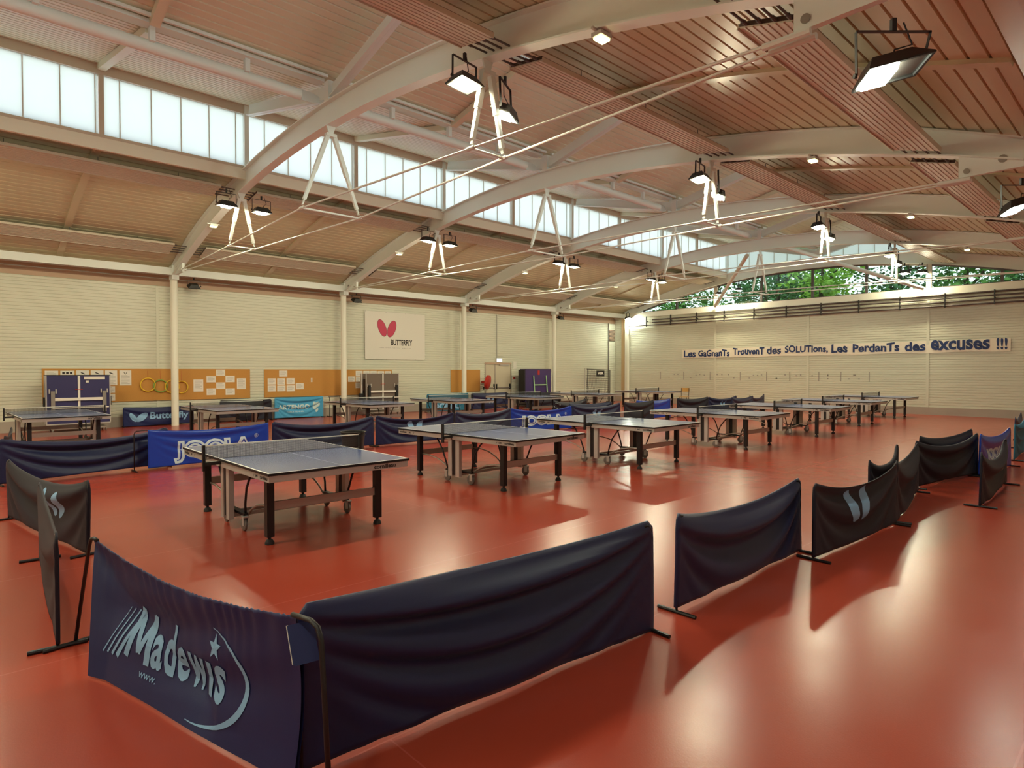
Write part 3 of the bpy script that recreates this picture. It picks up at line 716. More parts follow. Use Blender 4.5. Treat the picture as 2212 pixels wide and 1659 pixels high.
def wings(cx, cz, sz, m='logo_light'):
    def f(cl, P, L):
        mb = MB(); petal(mb, cx-.50*sz, cz, .62*sz, .30*sz, math.radians(118), P, 6); petal(mb, cx+.50*sz, cz, .62*sz, .30*sz, math.radians(62), P, 6); mb.build('wing_emblem', m, cl, smooth='all')
    return f
def joola(u0, u1, z0, z1, reg=True):
    def f(cl, P, L):
        mb = MB(); k = tex('JOOLA', .085); put_text(mb, k, lambda u, v: P(u0+(u1-u0)*u, z0+(z1-z0)*v), 3)
        if reg:
            pts = [(u1+.06+.035*math.cos(a*math.pi/8), z1-.0+.035*math.sin(a*math.pi/8)) for a in range(17)]; stroke(mb, pts, .007, P)
            put_text(mb, tex('R', .01), lambda u, v: P(u1+.045+.03*u, z1-.018+.036*v), 1)
        mb.build('lettering', 'logo_white', cl)
        mb = MB(); k = tex('JOOLA', -.022); ex, ez = .050, .044
        put_text(mb, k, lambda u, v: (P(u0+ex+(u1-u0-2*ex)*u, z0+ez+(z1-z0-2*ez)*v)+Vector((0, -.0015, 0))), 3); mb.build('lettering', 'blue_vinyl', cl)
    return f
def words(items, m):
    def f(cl, P, L):
        mb = MB()
        for s, u0, u1, z0, z1, b in items: put_text(mb, tex(s, b), lambda u, v: P(u0+(u1-u0)*u, z0+(z1-z0)*v), 2)
        mb.build('lettering', m, cl)
    return f
# right-hand line, near to far
barrier((1.07,2.47),(3.40,2.32),'long dark navy cloth barrier in the foreground, right of the lettered banner',sag=.035,H=.735,folds=(.040,3.0,.1),zbot=.018,feet=(0,1),seed=1)
barrier((3.76,2.37),(5.93,2.40),'dark navy barrier with deep swags standing alone, second on the right line',sag=.09,folds=(.045,2.0,.0),seed=2)
barrier((5.67+.05,2.20),(7.75,2.10),'dark barrier with a pale blue wing emblem, third on the right line','navy_black',sag=.11,folds=(.030,2.2,.5),logo=wings(.96,.38,.29),seed=3)
barrier((7.82,2.12),(10.05,2.46),'black barrier with a pale fold, right behind the wing emblem barrier','navy_black',sag=.09,folds=(.045,1.6,.1),seed=4)
barrier((7.82,2.40),(9.88,2.66),'dark barrier mostly hidden, its rounded left corner peeking behind the line','navy_black',sag=.14,H=.70,seed=5)
barrier((10.33,2.56),(12.42,2.20),'black barrier before the blue lettered one, right side','navy_black',sag=.12,folds=(.03,2,.2),seed=6)
barrier((11.1,2.70),(13.2,2.42),'dark barrier standing behind the black one beside the blue lettered one','navy_black',sag=.08,seed=7)
barrier((12.2,2.14),(14.07,2.02),'deep blue lettered barrier on the right side of the hall','blue_vinyl',sag=.09,folds=(.02,2,.2),logo=joola(.35,1.6,.18,.42,False),group=None,seed=8)
barrier((14.9,2.08),(17.1,2.2),'teal cloth barrier at the right edge of the photo','teal_cloth',sag=.06,folds=(.03,3,.2),group=None,seed=9)
barrier((17.4,2.42),(19.5,2.6),'farthest dark blue barrier at the right edge, tip above the teal one','navy',sag=.1,seed=10)
def starlogo(cl, P, L):
    mb = MB(); pts = [(1.15, .42), (1.22, .44), (1.36, .36), (1.24, .35), (1.32, .24), (1.20, .31), (1.10, .27), (1.17, .35)]; b = len(mb.v); mb.v += [tuple(P(*p)) for p in pts]; mb.f += [(b,b+1,b+3,b+7),(b+1,b+2,b+3),(b+3,b+4,b+5),(b+3,b+5,b+7),(b+5,b+6,b+7)]; mb.build('emblem', 'plinth', cl)
barrier((9.50,1.65),(11.75,1.735),'brownish black barrier turned aside, nearest to the right edge','navy_black',sag=.17,folds=(.06,1.5,.1),logo=starlogo,foot_len=.34,seed=11)
# left corner
barrier((.60,11.86),(2.97,12.32),'dark barrier with long curved folds at the far left, left of the blue lettered one',sag=.11,folds=(.045,2.6,.1),seed=12)
barrier((2.36,11.97),(4.68,12.08),'royal blue lettered banner barrier behind the nearest table','blue_vinyl',sag=.05,H=.70,inset=(.22,.0),folds=(.012,3,.3),logo=joola(.62,2.02,.07,.47),group=None,seed=13)
barrier((.54,9.10),(.98,6.80),'brown black barrier with wing emblem at the left edge','navy_black',sag=.12,folds=(.04,1.7,.1),logo=wings(1.50,.38,.25,'logo_light'),seed=14)
barrier((.90,14.2),(.70,12.35),'barrier seen edge-on at the very left edge of the photo','navy_black',sag=.06,seed=15)
barrier((.63,6.95),(.50,4.63),'barrier seen edge-on in front of the emblem barrier at left','navy_black',sag=.08,H=.725,folds=(.022,1.6,.1),seed=16)
# middle line, left to right
barrier((4.80,12.2),(7.14,12.32),'navy barrier between the blue lettered banner and the bin','navy',sag=.11,folds=(.04,2.6,.1),seed=17)
barrier((7.21,12.34),(9.25,12.1),'navy barrier with pale wing emblem left of the second table','navy',sag=.11,folds=(.035,2.4,.3),logo=wings(1.0,.42,.22,'logo_light'),seed=18)
barrier((9.30,12.1),(11.44,12.42),'plain navy barrier left of the second blue lettered one','navy',sag=.09,folds=(.035,2.4,.2),seed=19)
barrier((11.50,12.5),(13.70,12.2),'royal blue lettered barrier in the middle of the hall','blue_vinyl',sag=.10,H=.70,folds=(.02,2.4,.3),logo=joola(.33,1.92,.08,.46),group=None,seed=20)
barrier((13.75,12.2),(15.95,12.12),'navy barrier with pale wing emblem behind the third table','navy',sag=.09,folds=(.035,2.4,.2),logo=wings(1.1,.42,.21,'logo_light'),seed=21)
barrier((14.3,12.85),(16.3,12.75),'navy barrier hidden behind the emblem one, only its top edge showing','navy',sag=.05,seed=22)
barrier((16.2,12.15),(18.2,12.38),'brownish navy barrier left of the short blue one','navy_black',sag=.05,folds=(.03,2.2,.2),seed=23)
barrier((17.5,12.62),(19.6,12.62),'plain bright blue barrier in the middle of the hall','blue_vinyl',sag=.05,folds=(.015,2.2,.2),group=None,seed=24)
barrier((20.05,12.62),(22.1,12.52),'dark barrier right of the plain bright blue one','navy_black',sag=.06,folds=(.035,2.2,.2),seed=25)
barrier((22.15,12.55),(24.2,12.42),'dark barrier with small pale blue wing emblem near the end wall','navy',sag=.10,folds=(.03,2.2,.2),logo=wings(1.05,.40,.20,'logo_light'),seed=26)
barrier((22.5,11.75),(24.5,11.85),'small navy barrier right of the small emblem barrier','navy',sag=.07,seed=27)
barrier((24.9,12.2),(27.0,12.55),'last navy barrier of the middle line, with pointed tips','navy',sag=.14,seed=28)
# along the left wall
barrier((4.0,21.62),(5.95,21.55),'black shiny lettered banner with wing emblem on the floor behind the nearest column','banner_navy',sag=.03,H=.62,folds=(.02,2,.2),
        logo=lambda cl, P, L: (words([('Butterfly', .72, 1.80, .16, .44, .03)], 'logo_light')(cl, P, L), (lambda mb: (petal(mb, .27, .29, .155, .07, math.radians(125), P, 4), petal(mb, .50, .29, .19, .095, math.radians(38), P, 4), mb.build('wing_emblem', 'logo_light', cl)))(MB())), group=None, seed=30)
barrier((6.75,21.55),(8.45,21.5),'dark barrier behind the dull grey table','navy_black',sag=.02,H=.74,folds=(.03,2,.3),seed=31)
barrier((8.60,21.62),(10.42,21.62),'sky blue lettered cloth barrier under the second cork board','sky_cloth',sag=.015,H=.78,folds=(.03,3.3,.2),
        logo=lambda cl, P, L: (words([('ARTENGO', .12, 1.28, .33, .50, .03), ('TABLE TENNIS', .42, 1.05, .22, .27, .01)], 'logo_pale')(cl, P, L), (lambda mb: (petal(mb, 1.48, .44, .15, .075, math.radians(95), P, 4), petal(mb, 1.60, .48, .10, .085, math.radians(70), P, 4), petal(mb, 1.57, .27, .08, .045, math.radians(60), P, 3), mb.build('emblem', 'logo_pale', cl)))(MB())), group=None, seed=32)
barrier((14.65,21.0),(16.85,21.0),'teal barrier with pale block letters under the orange cork panel','teal_cloth',sag=.02,H=.76,folds=(.012,2,.2),logo=words([('DONIC', .30, 1.75, .10, .36, .05)],'logo_light'),group=None,seed=33)
barrier((17.0,21.0),(19.2,21.0),'navy barrier with blue wing emblem in front of the double door','navy',sag=.02,H=.75,folds=(.02,2,.2),logo=wings(1.15,.42,.27,'logo_light'),seed=34)
barrier((19.6,20.2),(21.8,20.1),'black barrier in front of the dark purple folded table','navy_black',sag=.03,H=.74,seed=35)
barrier((15.5,14.65),(17.5,14.85),'dark barrier with white fold stripes in the middle behind the blue lettered one','navy_black',sag=.10,folds=(.05,2,.1),
        logo=lambda cl, P, L: (lambda mb: (stroke(mb, [(.1,.60),(.35,.52),(.7,.40),(1.05,.36),(1.35,.42),(1.7,.60)], [.03,.035,.03,.035,.025,.01], P), stroke(mb, [(.02,.50),(.25,.38),(.45,.30)], [.03,.03,.02], P), mb.build('stripe', 'logo_pale', cl)))(MB()), seed=36)
# bare frame beside the sky blue cloth
t = thing('barrier_frame', (10.64, 21.55, 0), 0, 'bare black barrier frame beside the sky blue cloth', 'frame')
for x in (0, .42):
    MB().tube([(x, 0, .02), (x, 0, .74)], .011, 8).build('post', 'black', t); MB().tube([(x, -.2, .013), (x, .2, .013)], .013, 8).build('foot', 'black', t)
MB().tube([(-.05, 0, .74), (.44, 0, .755)], .011, 8).build('top_bar', 'black', t)
# ------------------------------------------------------------------ foreground lettered banner over a frame
def foreground_banner():
    Q0 = Vector((.60, 4.60, 0)); Q1 = Vector((1.05, 2.32, 0)); d = (Q1-Q0).normalized(); rz = math.atan2(d.y, d.x)
    t = thing('banner_barrier', Q0, rz, 'navy banner with big pale lettering and an ellipse hung over a frame, foreground', 'barrier')
    MB().tube([(-.05, 0, .02), (.185, 0, .66), (.21, 0, .700), (.25, 0, .712), (.30, 0, .708)], .011, 8).build('post', 'black', t, smooth='all')
    MB().tube([(2.455, 0, .0), (2.43, 0, .35), (2.405, 0, .66), (2.385, 0, .705), (2.34, 0, .722), (2.22, 0, .718)], .011, 8).build('post', 'black', t, smooth='all')
    MB().tube([(-.05, -.17, .013), (-.05, .17, .013)], .013, 8).build('foot', 'black', t); MB().tube([(2.455, -.17, .013), (2.455, .17, .013)], .013, 8).build('foot', 'black', t)
    topc = [(0,.25,.712),(.1,.45,.685),(.22,.68,.658),(.42,1.10,.630),(.6,1.45,.632),(.8,1.85,.664),(1,2.25,.716)]
    botw = [(0,.58,4.09),(.12,.64,3.97),(.3,.76,3.5),(.5,.84,3.15),(.7,.90,2.92),(.85,.96,2.70),(1,1.03,2.42)]
    inv = Matrix.Rotation(-rz, 4, 'Z')
    bl = []
    for s, x, y in botw:
        q = inv @ (Vector((x, y, 0))-Q0); bl.append((s, q.x, q.y))
    def ip(tab, s, c):
        for i in range(len(tab)-1):
            if s <= tab[i+1][0]+1e-9:
                f = (s-tab[i][0])/(tab[i+1][0]-tab[i][0]); f2 = f
                return tab[i][c]*(1-f2)+tab[i+1][c]*f2
        return tab[-1][c]
    def sm(x): x = max(0, min(1, x)); return x*x*(3-2*x)
    def P(s, v, off=0.0):
        a0, z0 = ip(topc, s, 1), ip(topc, s, 2); a1, y1 = ip(bl, s, 1), ip(bl, s, 2)
        tb = min(.93, .04+1.15*s**.8); e = sm((v-tb+.30)/.45)                         # where the cloth kicks out
        out = (.035*math.sin(math.pi*min(1, v/max(tb, .12))/2)*min(1, s*6+.2) if v < tb else .035*min(1, s*6+.2)+(y1-.035*min(1, s*6+.2))*(v-tb)/(1-tb)) if tb < .97 else .035*math.sin(math.pi*min(1,v)*.5)*(1-v)+y1*v*v
        if s > .55: o2 = .035*math.sin(math.pi*v)+y1*v**1.6; k9 = min(1, (s-.55)/.12); out = out*(1-k9)+o2*k9
        ruf = .004*math.sin(s*330+2*math.sin(40*s))*math.exp(-v*14)
        fold = .006*math.sin(s*120+3*math.sin(17*s))*math.exp(-v*5)*min(1, v*30)+.014*math.sin(2*math.pi*(2.3*v+1.2*s))*math.sin(math.pi*min(1, v*1.1))*math.sin(math.pi*s)
        zz = z0*(1-v)+.012*v-(.02*math.sin(math.pi*s)*0)
        return Vector((a0*(1-v)+a1*v, out+fold+off, zz+ruf))
    c = MB(); nu, nv = 110, 44
    c.grid(lambda u, v: P(u, v, -.008*min(1, .3+3*v)), nu, nv); n1 = len(c.v); c.grid(lambda u, v: P(u, v*.97, .008*min(1, .3+3*v)), nu, nv, flip=True)
    for i in range(nu): c.f.append((i+1, i, n1+i, n1+i+1))
    cl = c.build('cloth', 'banner_navy', t, smooth='all')
    def PZ(a, z):
        s = max(0, min(1, (a-.25)/2.0)); z0 = ip(topc, s, 2); v = max(0, min(.985, (z0-z)/(z0-.012)))
        for _ in range(3):
            q = P(s, v); s = max(0, min(1, s+(a-q.x)/2.0*.8)); z0 = ip(topc, s, 2); v = max(0, min(.985, (z0-z)/(z0-.012)))
        return P(s, v, -.0115)
    mb = MB()
    def bar(pts, w, n=10):
        out = []
        for a, b in zip(pts, pts[1:]): out += [(a[0]+(b[0]-a[0])*k/n, a[1]+(b[1]-a[1])*k/n) for k in range(n)]
        stroke(mb, out+[pts[-1]], w, PZ)
    bar([(.775, .172), (.835, .420)], .044); bar([(.835, .415), (.878, .235), (.885, .21)], .040); bar([(.885, .21), (.905, .25), (.975, .405)], .036); bar([(.968, .405), (.972, .165)], .050)
    for i, (b, w) in enumerate(((.555,.010),(.595,.014),(.640,.020),(.690,.032))):
        stroke(mb, [(b+.15*k/6, .150+.25*k/6) for k in range(7)], [w*(1-.55*k/6) for k in range(7)], PZ)
    # lower letters, one by one
    x = 1.005
    for ch, w, h, dz in (('a',.096,.165,0),('d',.096,.250,0),('e',.096,.165,0),('w',.150,.165,0),('i',.05,.165,0),('s',.096,.170,0)):
        if ch == 'i':
            stroke(mb, [(x+.026, .165), (x+.028, .25), (x+.03, .33)], .042, PZ); x += .074; continue
        put_text(mb, tex(ch, .028), lambda u, v, x=x, w=w, h=h: PZ(x+w*u, .165+h*v), 3); x += w+.016
    star = []
    for k in range(10):
        r = .055 if k % 2 == 0 else .022; a = math.pi/2+k*math.pi/5; star.append(tuple(PZ(1.60+r*math.cos(a), .415+r*1.15*math.sin(a))))
    b = len(mb.v); mb.v.append(tuple(PZ(1.60, .415))); mb.v += star
    for k in range(10): mb.f.append((b, b+1+k, b+1+(k+1) % 10))
    arc = []
    for k in range(31):
        a = math.radians(72-k*5.6); arc.append((1.45+.40*math.cos(a), .275+.235*math.sin(a)))
    stroke(mb, arc, [.004+.030*math.sin(math.pi*min(1, k/30))**1.5 for k in range(31)], PZ)
    put_text(mb, tex('www.', .0), lambda u, v: PZ(.93+.16*u, .105+.025*v), 2)
    mb.build('lettering', 'logo_light', cl)
    # open sleeve flap hanging at the right end
    f = MB(); f.grid(lambda u, v: Vector((2.24+.05*u+.07*v, -.040+.08*u-.02*v, .690-.13*v+.01*u)), 6, 6); f.grid(lambda u, v: Vector((2.245+.05*u+.07*v, -.037+.08*u-.02*v, .684-.13*v+.01*u)), 6, 6, flip=True); fl = f.build('sleeve_flap', 'banner_navy', cl)
    MB().grid(lambda u, v: Vector((2.238+.07*v, -.043-.02*v+.010*u, .690-.13*v)), 2, 6).build('white_hem', 'net_tape', cl)
foreground_banner()
# ------------------------------------------------------------------ bin
t = thing('waste_bin', (5.21, 9.68, 0), 0, 'black tapered waste bin with a rim behind the nearest table', 'bin')
MB().lathe([(0,.01),(.15,.01),(.155,0),(.155,.02),(.20,.62),(.205,.62),(.205,.645),(.225,.65),(.225,.66),(.195,.66),(.19,.62),(.148,.03),(0,.03)], 32).build('bucket', 'black', t, smooth=True)
MB().lathe([(.200,.60),(.212,.60),(.212,.612),(.200,.612)], 32).build('rim_band', 'rubber', t, smooth=True)
# ------------------------------------------------------------------ folded tables parked by the wall
def folded(x, y, w, h, m, label, lime=False, frame='alu_light', skew=0):
    t = thing('folded_tennis_table', (x, y, 0), skew, label, 'table'); hw = w/2; zb0 = .24
    for s in (-1, 1):
        yy = s*.17
        b = MB().box(-hw, hw, yy-.012, yy+.012, zb0, h); bd = b.build('tabletop', m, t)
        f = MB(); yf = yy+s*.014; e = .035
        if not lime:
            f.box(-hw-.008, -hw+.02, yy-.02, yy+.02, zb0, h).box(hw-.02, hw+.008, yy-.02, yy+.02, zb0, h).box(-hw, hw, yy-.02, yy+.02, zb0-.03, zb0)
        else:
            f.box(-hw-.008, hw+.008, yy-.018, yy+.018, zb0-.02, zb0)
        f.build('frame', frame, t)
        MB().box(-hw-.01, hw+.01, yy-.02, yy+.02, h, h+.014).build('edge_band', 'black', t)
    yf = -.19
    if not lime:
        MB().box(-.028, .028, yf-.014, yf+.002, zb0, h-.005).build('centre_rail', 'white_line', t); MB().box(-.09, .09, yf-.02, yf+.004, h-.40, h-.385).build('strap', 'red', t)
        for s in (-1, 1):
            MB().box(s*.60-.045, s*.60+.045, yf-.06, yf-.004, .55, h-.44).build('leg', 'pipe_grey' if m == 'fold_blue' else 'black', t)
            for dx in (-.075, .075): MB().box(s*.60+dx-.015, s*.60+dx+.015, yf-.02, yf+.0, h-.50, h-.38).build('leg_bracket', 'alu_light', t)
        MB().box(-.555, .555, yf-.05, yf-.02, .88, .96).build('crossbar', 'white_line', t)
        MB().box(-.62, .70, yf-.07, yf-.045, .665, .70).build('lower_bar', 'white_line', t)
        MB().box(-.65, .65, -.3, .3, .09, .13).build('base_frame', 'alu', t)
    else:
        for s, x0_, x1_ in ((-1, -.36, -.26), (1, .50, .62)):
            MB().beam((x0_, yf-.03, h-.30), (x1_, yf-.03, .30), .045, .03, (0,1,0)).build('leg', 'lime', t)
        MB().box(-.30, .53, yf-.04, yf-.02, 1.02, 1.07).build('crossbar', 'lime', t)
        MB().box(-.05, .08, yf-.004, yf+.008, h-.27, h-.06).build('notice', 'red', t)
        MB().box(-.9, .9, -.3, .3, .09, .14).build('base_frame', 'black', t); MB().box(-hw-.10, -hw-.02, -.2, .2, .3, h-.02).build('side_panel', 'black', t)
        MB().box(hw-.02, hw+.10, -.3, .0, .30, .62).build('latch_box', 'black', t)
    for sx in (-1, 1):
        MB().box(sx*(hw+.03)-.02, sx*(hw+.03)+.02, -.05, .05, .72, .98).build('net_clamp', 'black', t)
        for sy in (-1, 1): MB().lathe([(0,-.015),(.055,-.015),(.06,0),(.055,.015),(0,.015)], 14, (sx*(.62 if not lime else .85), sy*.27, .06), 'x').build('wheel', 'caster', t, smooth=True)
    return t
ft = folded(2.84, 21.25, 1.50, 1.585, 'fold_blue', 'blue folded tennis table standing upright at the left wall, nearest cork board')
MB().box(.12, .62, -.203, -.194, 1.47, 1.55).box(.16, .23, -.203, -.194, 1.38, 1.44).build('notice', 'paper', ft)
ft = folded(12.60, 21.2, 1.45, 1.60, 'fold_grey', 'grey folded tennis table standing upright under the white wall banner')
MB().box(-.89, -.83, -.1, -.04, .55, 1.62).build('net_tube', 'alu_light', ft); MB().lathe([(0,.50),(.09,.50),(.10,.86),(.0,.86)], 14, (-.88, -.08, 0)).build('net_holder', 'black', ft)
folded(21.2, 21.2, 1.75, 1.80, 'fold_purple', 'dark purple folded table with lime green legs right of the double door', lime=True, frame='black')
# ------------------------------------------------------------------ cork boards and what hangs on them
yc_ = YL-.005
def board(x0, x1, z0, z1, label, seams=()):
    t = thing('cork_board', (x0, YL, z0), 0, label, 'notice board', 'cork boards on the left wall')
    MB().box(0, x1-x0, -.035, -.005, 0, z1-z0).build('panel', 'cork', t)
    f = MB(); w = .012; f.box(-w, x1-x0+w, -.038, 0, -w, 0).box(-w, x1-x0+w, -.038, 0, z1-z0, z1-z0+w).box(-w, 0, -.038, 0, 0, z1-z0).box(x1-x0, x1-x0+w, -.038, 0, 0, z1-z0); f.build('frame', 'cork', t)
board(2.10, 7.84, .79, 1.765, 'long orange cork board with hoops, behind the nearest column')
board(8.36, 13.52, .79, 1.76, 'long orange cork board with a block of seven pages, behind the second column')
board(16.57, 18.22, .78, 1.76, 'short empty orange cork panel behind the third column')
def page(x0, x1, z0, z1, label, mark=None):
    t = thing('paper_sheet', ((x0+x1)/2, YL-.036, z0), 0, label, 'paper', 'pages on the cork boards'); w = (x1-x0)/2; h = z1-z0
    MB().box(-w, w, -.004, -.001, 0, h).build('page', 'paper', t)
    if h < .12 and w < .1: return
    m = MB(); n = max(2, int(h/.045))
    if mark:
        if mark == 'v': stroke(m, [(-.04, h-.06), (0, h-.12), (.04, h-.06)], .018, lambda a, b: (a, -.0048, b))
        elif mark == 'blocks':
            for i in (-.09, -.0, .09): m.box(i-.03, i+.03, -.0048, -.0042, h-.10, h-.04)
        else: petal(m, -.01, h-.08, .045, .015, -.4, lambda a, b: (a, -.0048, b), 2, 14); petal(m, .03, h-.10, .03, .015, -.4, lambda a, b: (a, -.0048, b), 2, 14)
        m.build('emblem', 'ink', t); m = MB()
    for i in range(n):
        z = h-.05-(.11 if mark else 0)-i*.036
        if z < .03: break
        m.box(-w*.72, w*(.72 if i % 3 else .35), -.0046, -.0041, z, z+.009)
    if m.v: m.build('text_lines', 'ink_grey', t)
for r in [(2.15,2.46,1.50,1.72,'blank page, first in the top row above the blue folded table',None),(2.51,2.84,1.50,1.72,'page with three dark blocks above the blue folded table','blocks'),(2.89,3.20,1.50,1.73,'page third in the top row above the blue folded table','e'),(3.24,3.56,1.50,1.73,'page fourth in the top row above the blue folded table','e'),
          (3.60,3.91,1.28,1.73,'tall page with an oval mark beside the blue folded table','e'),(3.97,4.28,1.27,1.73,'tall page with a dark v mark, left of the hoops','v'),(3.58,3.85,1.05,1.25,'small page directly under the tall page with an oval mark',None),(3.58,3.85,.81,1.02,'lowest small page right of the blue folded table',None),
          (6.04,6.34,1.03,1.43,'tall page left of the diamond of pages',None),(6.44,6.73,1.33,1.54,'upper left page of the diamond of pages',None),(6.745,7.03,1.55,1.76,'topmost page of the diamond of pages',None),(7.04,7.34,1.33,1.55,'upper right page of the diamond of pages',None),
          (6.745,7.03,1.11,1.325,'centre page of the diamond of pages',None),(6.44,6.73,.91,1.13,'lower left page of the diamond of pages',None),(7.04,7.34,.90,1.12,'lower right page of the diamond of pages',None),(7.41,7.71,1.09,1.46,'tall page right of the diamond of pages',None),
          (8.87,9.17,1.51,1.73,'single page at the top of the second cork board, above the block',None),(8.46,8.75,1.23,1.45,'upper left page of the block of six',None),(8.80,9.09,1.22,1.45,'upper middle page of the block of six',None),(9.14,9.44,1.23,1.45,'upper right page of the block of six',None),
          (8.46,8.75,.98,1.20,'lower left page of the block of six',None),(8.80,9.10,.98,1.19,'lower middle page of the block of six',None),(9.14,9.45,.97,1.19,'lower right page of the block of six',None),(9.48,9.78,1.04,1.26,'page just right of the block of six',None),(10.06,10.12,1.30,1.45,'tiny narrow slip in the middle of the second cork board',None),
          (11.57,11.87,1.29,1.50,'page just right of the second column',None),(11.90,12.2,1.52,1.72,'top page above the left edge of the grey folded table',None),(12.23,12.51,1.54,1.72,'second page above the grey folded table',None),(12.54,12.83,1.54,1.72,'third page above the grey folded table',None),
          (12.87,13.17,1.54,1.71,'fourth page above the grey folded table',None),(13.20,13.49,1.54,1.71,'last page above the grey folded table, at the board end',None),(11.90,12.09,1.28,1.50,'page at the left edge of the grey folded table, middle height',None),(11.89,12.08,1.04,1.26,'pinkish page at the left edge of the grey folded table, lowest',None)]:
    page(*r)
def hoop(x, z, r, m, label):
    t = thing('hoop', (x, YL-.075, z), 0, label, 'hoop', 'hoops on the cork board')
    MB().tube([(r*math.cos(a*math.pi/24), 0, r*math.sin(a*math.pi/24)) for a in range(49)], .020, 8, caps=False).build('ring', m, t, smooth='all')
    MB().tube([(0, .0, r), (0, .02, 1.72-z)], .003, 5).build('string', 'red', t)
hoop(4.72, 1.28, .205, 'hoop_yellow', 'yellow hoop, leftmost on the cork board'); hoop(5.07, 1.235, .19, 'hoop_green', 'green hoop between two yellow ones')
hoop(5.40, 1.215, .20, 'hoop_yellow', 'yellow hoop partly hidden behind the nearest column'); hoop(5.67, 1.19, .19, 'hoop_yellow', 'yellow hoop, rightmost, emerging right of the nearest column')
# ------------------------------------------------------------------ hanging wall banner
t = thing('wall_banner', (12.30, YL-.045, 2.18), 0, 'white wall banner with two magenta wings and black capitals', 'banner')
fnb = lambda a, b: (a, -.006, b)
MB().box(0, 2.86, -.004, 0, 0, 1.93).build('sheet', 'vinyl_white', t)
for s, cx, cz, ang in ((0, .78, 1.27, 112), (1, 1.23, 1.25, 68)):
    e = MB(); petal(e, cx, cz, .365, .185, math.radians(ang), fnb, 3, 40); e.build('wing_rim', 'magenta_edge', t)
    e = MB(); petal(e, cx, cz, .345, .168, math.radians(ang), lambda a, b: (a, -.0075, b), 3, 40); e.build('wing', 'magenta', t)
e = MB(); put_text(e, tex('BUTTERFLY', .03), lambda u, v: (1.20+1.02*u, -.006, .58+.245*v)); e.build('lettering', 'ink', t)
e = MB(); put_text(e, tex('TABLE TENNIS FOR YOU', .0), lambda u, v: (.62+1.0*u, -.006, .46+.028*v)); put_text(e, tex('A R I P O', .0), lambda u, v: (1.72+.42*u, -.006, .455+.035*v)); e.build('small_print', 'ink_grey', t)
e = MB()
for i in range(7):
    for z in (.02, 1.91): e.lathe([(0,-.009),(.012,-.009),(.012,-.004)], 8, (.03+i*2.8/6, 0, z), 'y')
e.build('eyelets', 'alu', t)
# ------------------------------------------------------------------ slogan strip on the end wall
t = thing('slogan_banner', (XE-.012, 17.55, 2.36), 0, 'long hand-painted paper strip with a blue slogan on the end wall', 'banner')
p = MB(); N = 60
def band(u, v): return Vector((-.012-.006*math.sin(u*60)*v, -13.45*u, .44*v+.09*u*(v*.4+.6)+(1-v)*.012*math.sin(u*37)+.02))
p.grid(band, 120, 3); p.grid(lambda u, v: band(u, v)+Vector((.004, 0, 0)), 120, 3, flip=True); p.build('strip', 'slogan_paper', t)
for s, y0, z0, y1, z1, b in (('Les',17.43,2.45,16.74,2.74,.03),('GaGnanTs',16.60,2.47,14.90,2.72,.035),('TrouvenT',14.73,2.52,13.16,2.78,.035),('des',13.05,2.53,12.38,2.81,.03),('SOLUTions,',12.21,2.52,10.34,2.81,.035),('Les',10.20,2.53,9.55,2.83,.035),('PerdanTs',9.35,2.53,7.62,2.81,.035),('des',7.43,2.53,6.72,2.83,.035),('excuses',6.55,2.54,4.70,2.84,.035),('!!!',4.51,2.53,4.19,2.88,.03)):
    m = MB(); k = tex(s, b)
    def fn(u, v, y0=y0, y1=y1, z0=z0-.03, z1=z1+.045):
        w = .012*math.sin(u*19+y0*3); return (-.024, y0+(y1-y0)*u-17.55, z0+(z1-z0)*v*(1+.06*math.sin(u*13+y0))+w-2.36)
    put_text(m, k, fn); m.build('word', 'slogan_ink', t)
# faint measuring strip of little marks on the end wall
t = thing('score_strip', (XE-.006, 18.86, 1.26), 0, 'thin row of small marks and ruled lines under the slogan', 'wall marking')
m = MB()
for y in (18.86, 17.45, 15.95, 14.36, 13.06, 11.99, 10.72, 9.81, 8.71): m.box(-.008, 0, y-18.86-.012, y-18.86+.012, .0, .42)
m.build('ruled_lines', 'pipe_grey', t); m = MB()
rn2 = random.Random(3)
for y in (18.32,18.01,17.79,17.03,16.73,16.52,16.27,15.56,14.97,14.68,15.31,13.9,13.7,13.5,13.3,12.6,12.6,12.2,11.7,11.5,11.2,11.0,10.35,10.35,10.35,9.5,9.3,9.1,9.25):
    z = rn2.choice((.09, .22, .25)); m.box(-.008, 0, y-18.86-.03, y-18.86+.03, z, z+.05)
m.build('marks', 'ink_grey', t)
# pipes along the top of the end wall
t = thing('heating_pipe_run', (XE, 0, 0), 0, 'four thin horizontal pipes on brackets along the top of the end wall', 'pipes')
for i, (z, ya, yb) in enumerate(((4.62, 13.6, 3.0), (4.48, 19.3, 3.0), (4.34, 19.3, 3.0), (4.20, 20.9, 3.0))):
    MB().tube([(-.15, ya, z), (-.15, yb, z)], .030, 8).build('pipe', 'pipe_dark', t)
for i in range(11):
    y = 19.67-i*1.51; MB().box(-.185, -.10, y-.015, y+.015, 4.14, 4.68).box(-.10, -.0, y-.012, y+.012, 4.38, 4.42).build('bracket', 'black', t)
